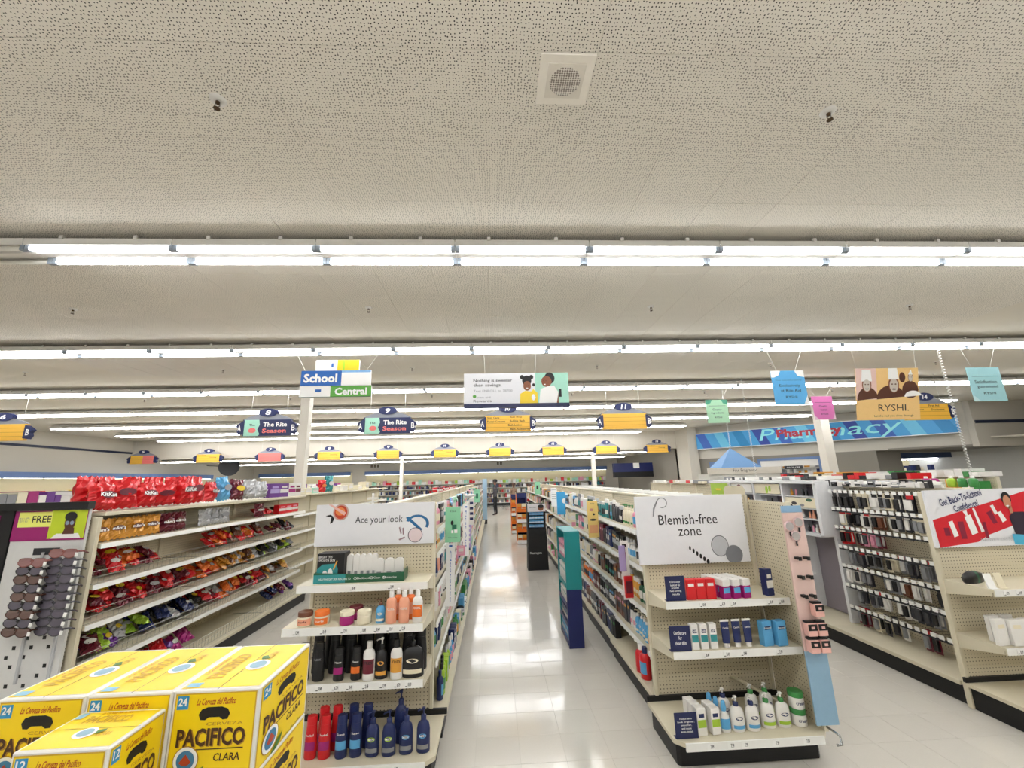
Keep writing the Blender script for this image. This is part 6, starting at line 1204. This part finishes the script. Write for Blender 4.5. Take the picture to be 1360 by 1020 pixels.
o, f = strip('aisle_tag', 'pale yellow printed tag standing out on the blemish-free run', 1.145, 1.275, 5.2, 1.09, 1.515, mat('tag_yellow', '#EBCB7A', 0.5), [([ell(0.4, 0.25, 0.2, 0.04, 10)], mat('tag_rose', '#C98A7A', 0.5)), ([ell(0.6, 0.37, 0.12, 0.03, 8)], INK), ([ell(0.5, 0.52, 0.35, 0.03, 10)], INK), ([rect(0.1, 0.66, 0.8, 0.22)], mat('tag_peach', '#E9A878', 0.5))]); f.text('RYSHI', INK, 0.3, 0.06, 0.4, 0.04)
strip('aisle_tag', 'bright blue bracket-shaped tag on the blemish-free run', 1.09, 1.235, 7.3, 1.19, 1.56, mat('tag_blue', '#3FA6DE', 0.5), [([ell(0.95, 0.4, 0.35, 0.12, 12, pi / 2, 3 * pi / 2) + [(1, 0.3)]], WHT)])
strip('aisle_tag', 'white notice card beside the blue tag on the blemish-free run', 1.09, 1.20, 8.0, 1.28, 1.62, WHT, [([rect(0.1, 0.1 + k * 0.12, 0.8, 0.02)], GREYP) for k in range(5)])
strip('aisle_tag', 'small mint tag far along the blemish-free run', 1.08, 1.22, 11.0, 1.40, 1.72, MG, [([rect(0.3, 0.3, 0.4, 0.3)], INK)])
o, f = strip('clip_strip', 'white clip strip with hanging packs at the near end of the blemish-free run', 1.16, 1.235, 3.98, 0.72, 1.22, WHT, [([rect(0.25, 0.06, 0.5, 0.05)], INK), ([rect(0.15, 0.2, 0.5, 0.12)], pm('orange'))])
MB().box(1.17, 1.245, 3.95, 3.978, 0.74, 0.92, c=0.006).build('red_pack', pm('red'), o); MB().box(1.18, 1.235, 3.945, 3.9495, 0.78, 0.88).build('pack_label', pm('maroon'), o); MB().box(1.14, 1.20, 3.955, 3.978, 0.96, 1.18, c=0.005).build('blue_pack', pm('lilac'), o)
strip('clip_strip', 'pale strip of small sachets midway along the blemish-free run', 1.14, 1.21, 6.3, 0.85, 1.3, pm('cream'), [([rect(0.1, 0.1 + 0.2 * k, 0.8, 0.14)], pm(['white', 'pink', 'white', 'mint'][k])) for k in range(4)])
# pink side strip with mirrors outside the peg wing
o = MB().tube([(-1.17, 4.2, 1.405), (-1.17, 4.2, 1.70)], 0.012, 8).build('sign_stand', WHITE); tag(o, 'slim white sign stand rising behind the Ace your look header', 'stand'); MB().box(-1.22, -1.12, 4.185, 4.215, 1.64, 1.66).build('cross_bar', WHITE, o); MB().box(-1.25, -1.09, 4.18, 4.22, 1.4005, 1.41).build('foot', WHITE, o)
t = thing('side_strip', 'pink and blue side strip with mirrors and black hooks outside the peg wing', 'display', (2.05, 2.962, 0))
MB().box(0, 0.147, 0.0, 0.012, 0.64, 1.52).build('pink_board', mat('strip_pink', '#E0C2B9', 0.5), t); MB().box(0, 0.145, 0.0, 0.012, 1.521, 1.566).build('blue_header', mat('strip_blue', '#8FB6D6', 0.5), t)
MB().box(0, 0.147, 0.0, 0.012, 0.215, 0.639).build('blue_board', mat('strip_blue2', '#8DB0C9', 0.55), t)
def hook_pair(z):
    for x in (0.045, 0.105): MB().box(x - 0.013, x + 0.013, -0.03, -0.001, z - 0.008, z + 0.008).box(x - 0.004, x + 0.016, -0.036, -0.03, z - 0.014, z + 0.010).build('hook', BLACK, t)
for z in (1.22, 1.10, 0.98): hook_pair(z)
for i, (x, z, r) in enumerate(((0.03, 1.43, 0.036), (0.10, 1.455, 0.036), (0.065, 1.365, 0.036))):
    o = MB().lathe([(r, 0), (r, 0.008), (0.0, 0.010)], n=20).build('hand_mirror', mat('mirror_pink', '#E8C8C8', 0.3), None, (2.05 + x, 2.960, z), 0); o.rotation_euler = (pi / 2, 0, 0); tag(o, 'round pink hand mirror on the pink strip, %s of three' % nth(i + 1), 'mirror')
    q = MB().lathe([(r * 0.8, 0.0105), (0.0, 0.0115)], n=20).build('mirror_glass', mat('mirror_glass', '#D9D3D6', 0.08, metal=0.7, noise=0), o); MB().tube([(0, -r, 0.005), (0, -r - 0.03, 0.005)], 0.006, 5).build('handle', INK, o)
for r_, z in enumerate((0.86, 0.745, 0.645)):
    for k in range(2):
        if r_ == 0 and k == 0: continue
        o = MB().box(0, 0.062, 0, 0.05, 0, 0.075, c=0.003).build('lash_box', mat('pack_pink', '#EDB9AE', 0.4), None, (2.05 + 0.008 + k * 0.07, 2.905, z)); tag(o, 'pink lash box with black top, %s row down, %s on its row' % (nth(r_ + 1), nth(k + 1)), 'box', 'pink lash boxes')
        MB().box(0.002, 0.06, -0.003, -0.0005, 0.035, 0.073).build('black_window', BLACK, o); MB().box(0.02, 0.042, -0.005, -0.0032, 0.045, 0.06).build('lash_mark', PINKP, o); MB().box(0.0, 0.062, 0.015, 0.045, 0.076, 0.088).build('hanger_tab', BLACK, o)
# bright tins standing on the far top of the ace-your-look run
for i in range(14): put('jar', 0.08, 0.08, 0.075, (('red', 'maroon', 'white', 'white') if i % 4 else ('white', 'red', 'red', 'white')), (-0.90, 6.6 + i * 0.24, 1.6275), 0, 'red_tin', '%s tin on top of the ace-your-look run, %s from the header' % ('red' if i % 4 else 'white', nth(i + 1)), 'tin', 'tins on the run top', None, 1)

# ================================================================ PEOPLE
def figure(name, label, loc, rz, joints, bones, paint, mats, extra=None):
    me = bpy.data.meshes.new('sk'); me.from_pydata([j[0] for j in joints], bones, []); o = bpy.data.objects.new('sk', me); COL.objects.link(o)
    sk = o.modifiers.new('s', 'SKIN'); me.skin_vertices[0].data[0].use_root = True
    for v, j in zip(me.skin_vertices[0].data, joints): v.radius = j[1] if isinstance(j[1], tuple) else (j[1], j[1])
    o.modifiers.new('u', 'SUBSURF').levels = 2; bpy.context.view_layer.update()
    dg = bpy.context.evaluated_depsgraph_get(); m2 = bpy.data.meshes.new_from_object(o.evaluated_get(dg)); bpy.data.objects.remove(o)
    z0 = min(v.co.z for v in m2.vertices)
    for v in m2.vertices: v.co.z -= z0
    while len(m2.materials): m2.materials.pop()
    for m in mats: m2.materials.append(m)
    for p in m2.polygons: p.material_index = paint(p.center); p.use_smooth = True
    r = bpy.data.objects.new(name, m2); COL.objects.link(r); r.location = loc; r.rotation_euler = (0, 0, rz); tag(r, label, 'person')
    return r
def stander(arm_fwd=0.25, lean=0.0, sc=1.0):
    J_ = [((0, 0, 0.95), (0.15, 0.11)), ((0, lean * 0.3, 1.15), (0.14, 0.10)), ((0, lean * 0.7, 1.38), (0.16, 0.11)), ((0, lean, 1.50), (0.06, 0.06)), ((0, lean - 0.01, 1.58), (0.07, 0.08)), ((0, lean - 0.02, 1.68), (0.082, 0.095)), ((0, lean - 0.015, 1.75), (0.055, 0.07)),
          ((0.09, 0, 0.88), 0.085), ((0.10, -0.02, 0.50), 0.058), ((0.10, 0.02, 0.09), 0.042), ((0.11, -0.12, 0.035), (0.04, 0.03)), ((-0.09, 0, 0.88), 0.085), ((-0.10, 0.01, 0.50), 0.058), ((-0.11, 0.05, 0.09), 0.042), ((-0.12, -0.09, 0.035), (0.04, 0.03)),
          ((0.20, lean * 0.8, 1.40), 0.062), ((0.25, lean + 0.03, 1.14), 0.046), ((0.20, lean - arm_fwd, 1.02), 0.034), ((0.19, lean - arm_fwd - 0.09, 1.02), (0.04, 0.022)),
          ((-0.20, lean * 0.8, 1.40), 0.062), ((-0.25, lean + 0.04, 1.14), 0.046), ((-0.20, lean - arm_fwd, 1.06), 0.034), ((-0.19, lean - arm_fwd - 0.09, 1.07), (0.04, 0.022))]
    B = [(0, 1), (1, 2), (2, 3), (3, 4), (4, 5), (5, 6), (0, 7), (7, 8), (8, 9), (9, 10), (0, 11), (11, 12), (12, 13), (13, 14), (2, 15), (15, 16), (16, 17), (17, 18), (2, 19), (19, 20), (20, 21), (21, 22)]
    return [(tuple(c * sc for c in p), (tuple(q * sc for q in r) if isinstance(r, tuple) else r * sc)) for p, r in J_], B
PSK = mat('person_skin', '#6E4A38', 0.5, noise=0); PJ = mat('jacket_charcoal', '#3A383D', 0.8); PB = mat('trousers_black', '#121214', 0.8); PS = mat('shoes_black', '#0D0D0E', 0.6); PT = mat('tunic_tan', '#9A7F6A', 0.8, noise=0.35, scale=14)
def paintA(top, h=1.8):
    def f(c):
        if c.z < 0.07: return 3
        if c.z < 0.93: return 2
        if c.z > 1.53: return 0
        if c.y < -0.27 and c.z < 1.2: return 0
        return 1
    return f
Jn, B = stander(0.25)
p1 = figure('person', 'person in charcoal jacket and black trousers standing at the far aisle end', (0.09, 22.4, 0), -pi / 2 - 0.3, Jn, B, paintA(1), [PSK, PJ, PB, PS])
MB().lathe([(0.098, -0.05), (0.112, 0.02), (0.095, 0.085), (0.0, 0.115)], n=14, sy=1.12).build('hair', HAIR, p1, (0, 0.012, 1.72)); MB().box(-0.012, 0.012, -0.125, -0.09, 1.66, 1.70, c=0.006).build('nose', PSK, p1)
for sx in (-1, 1): MB().lathe([(0.0, -0.008), (0.009, 0), (0.0, 0.008)], n=8).build('eye', WHT, p1, (sx * 0.032, -0.105, 1.71)); MB().lathe([(0.0, -0.025), (0.016, 0), (0.0, 0.025)], n=8, sx=0.5).build('ear', PSK, p1, (sx * 0.095, 0, 1.69))
for hx in (0.19, -0.19):
    for k in range(5): MB().tube([(hx - 0.03 + 0.014 * k, -0.33, 1.03), (hx - 0.03 + 0.014 * k, -0.375, 1.02 - 0.004 * abs(k - 2)), (hx - 0.03 + 0.014 * k, -0.395, 1.0)], 0.0075, 5).build('finger', PSK, p1)
o = MB().box(-0.16, 0.16, -0.44, -0.40, 0.94, 1.12, c=0.01).build('held_package', pm('dark grey')); o.parent = None; o.location = (0.09, 22.4, 0); o.rotation_euler = (0, 0, -pi / 2 - 0.3); tag(o, 'dark package held by the person in the charcoal jacket', 'package'); MB().box(-0.12, 0.12, -0.443, -0.4405, 0.98, 1.08).build('package_label', pm('grey'), o)
Jn, B = stander(0.30, -0.14, 0.88)
p2 = figure('person', 'person in a mottled tan tunic bending over beside the orange displays', (1.10, 24.3, 0), 0.5, Jn, B, lambda c: 3 if c.z < 0.06 else (0 if (c.z > 1.34 or (c.y < -0.33 and c.z < 1.1) or c.z < 0.40) else 1), [PSK, PT, PB, PS])
MB().lathe([(0.09, -0.06), (0.10, 0.02), (0.085, 0.075), (0.0, 0.10)], n=14, sy=1.12).build('hair', mat('hair_brown', '#4A3226', 0.6), p2, (0, -0.12, 1.52))
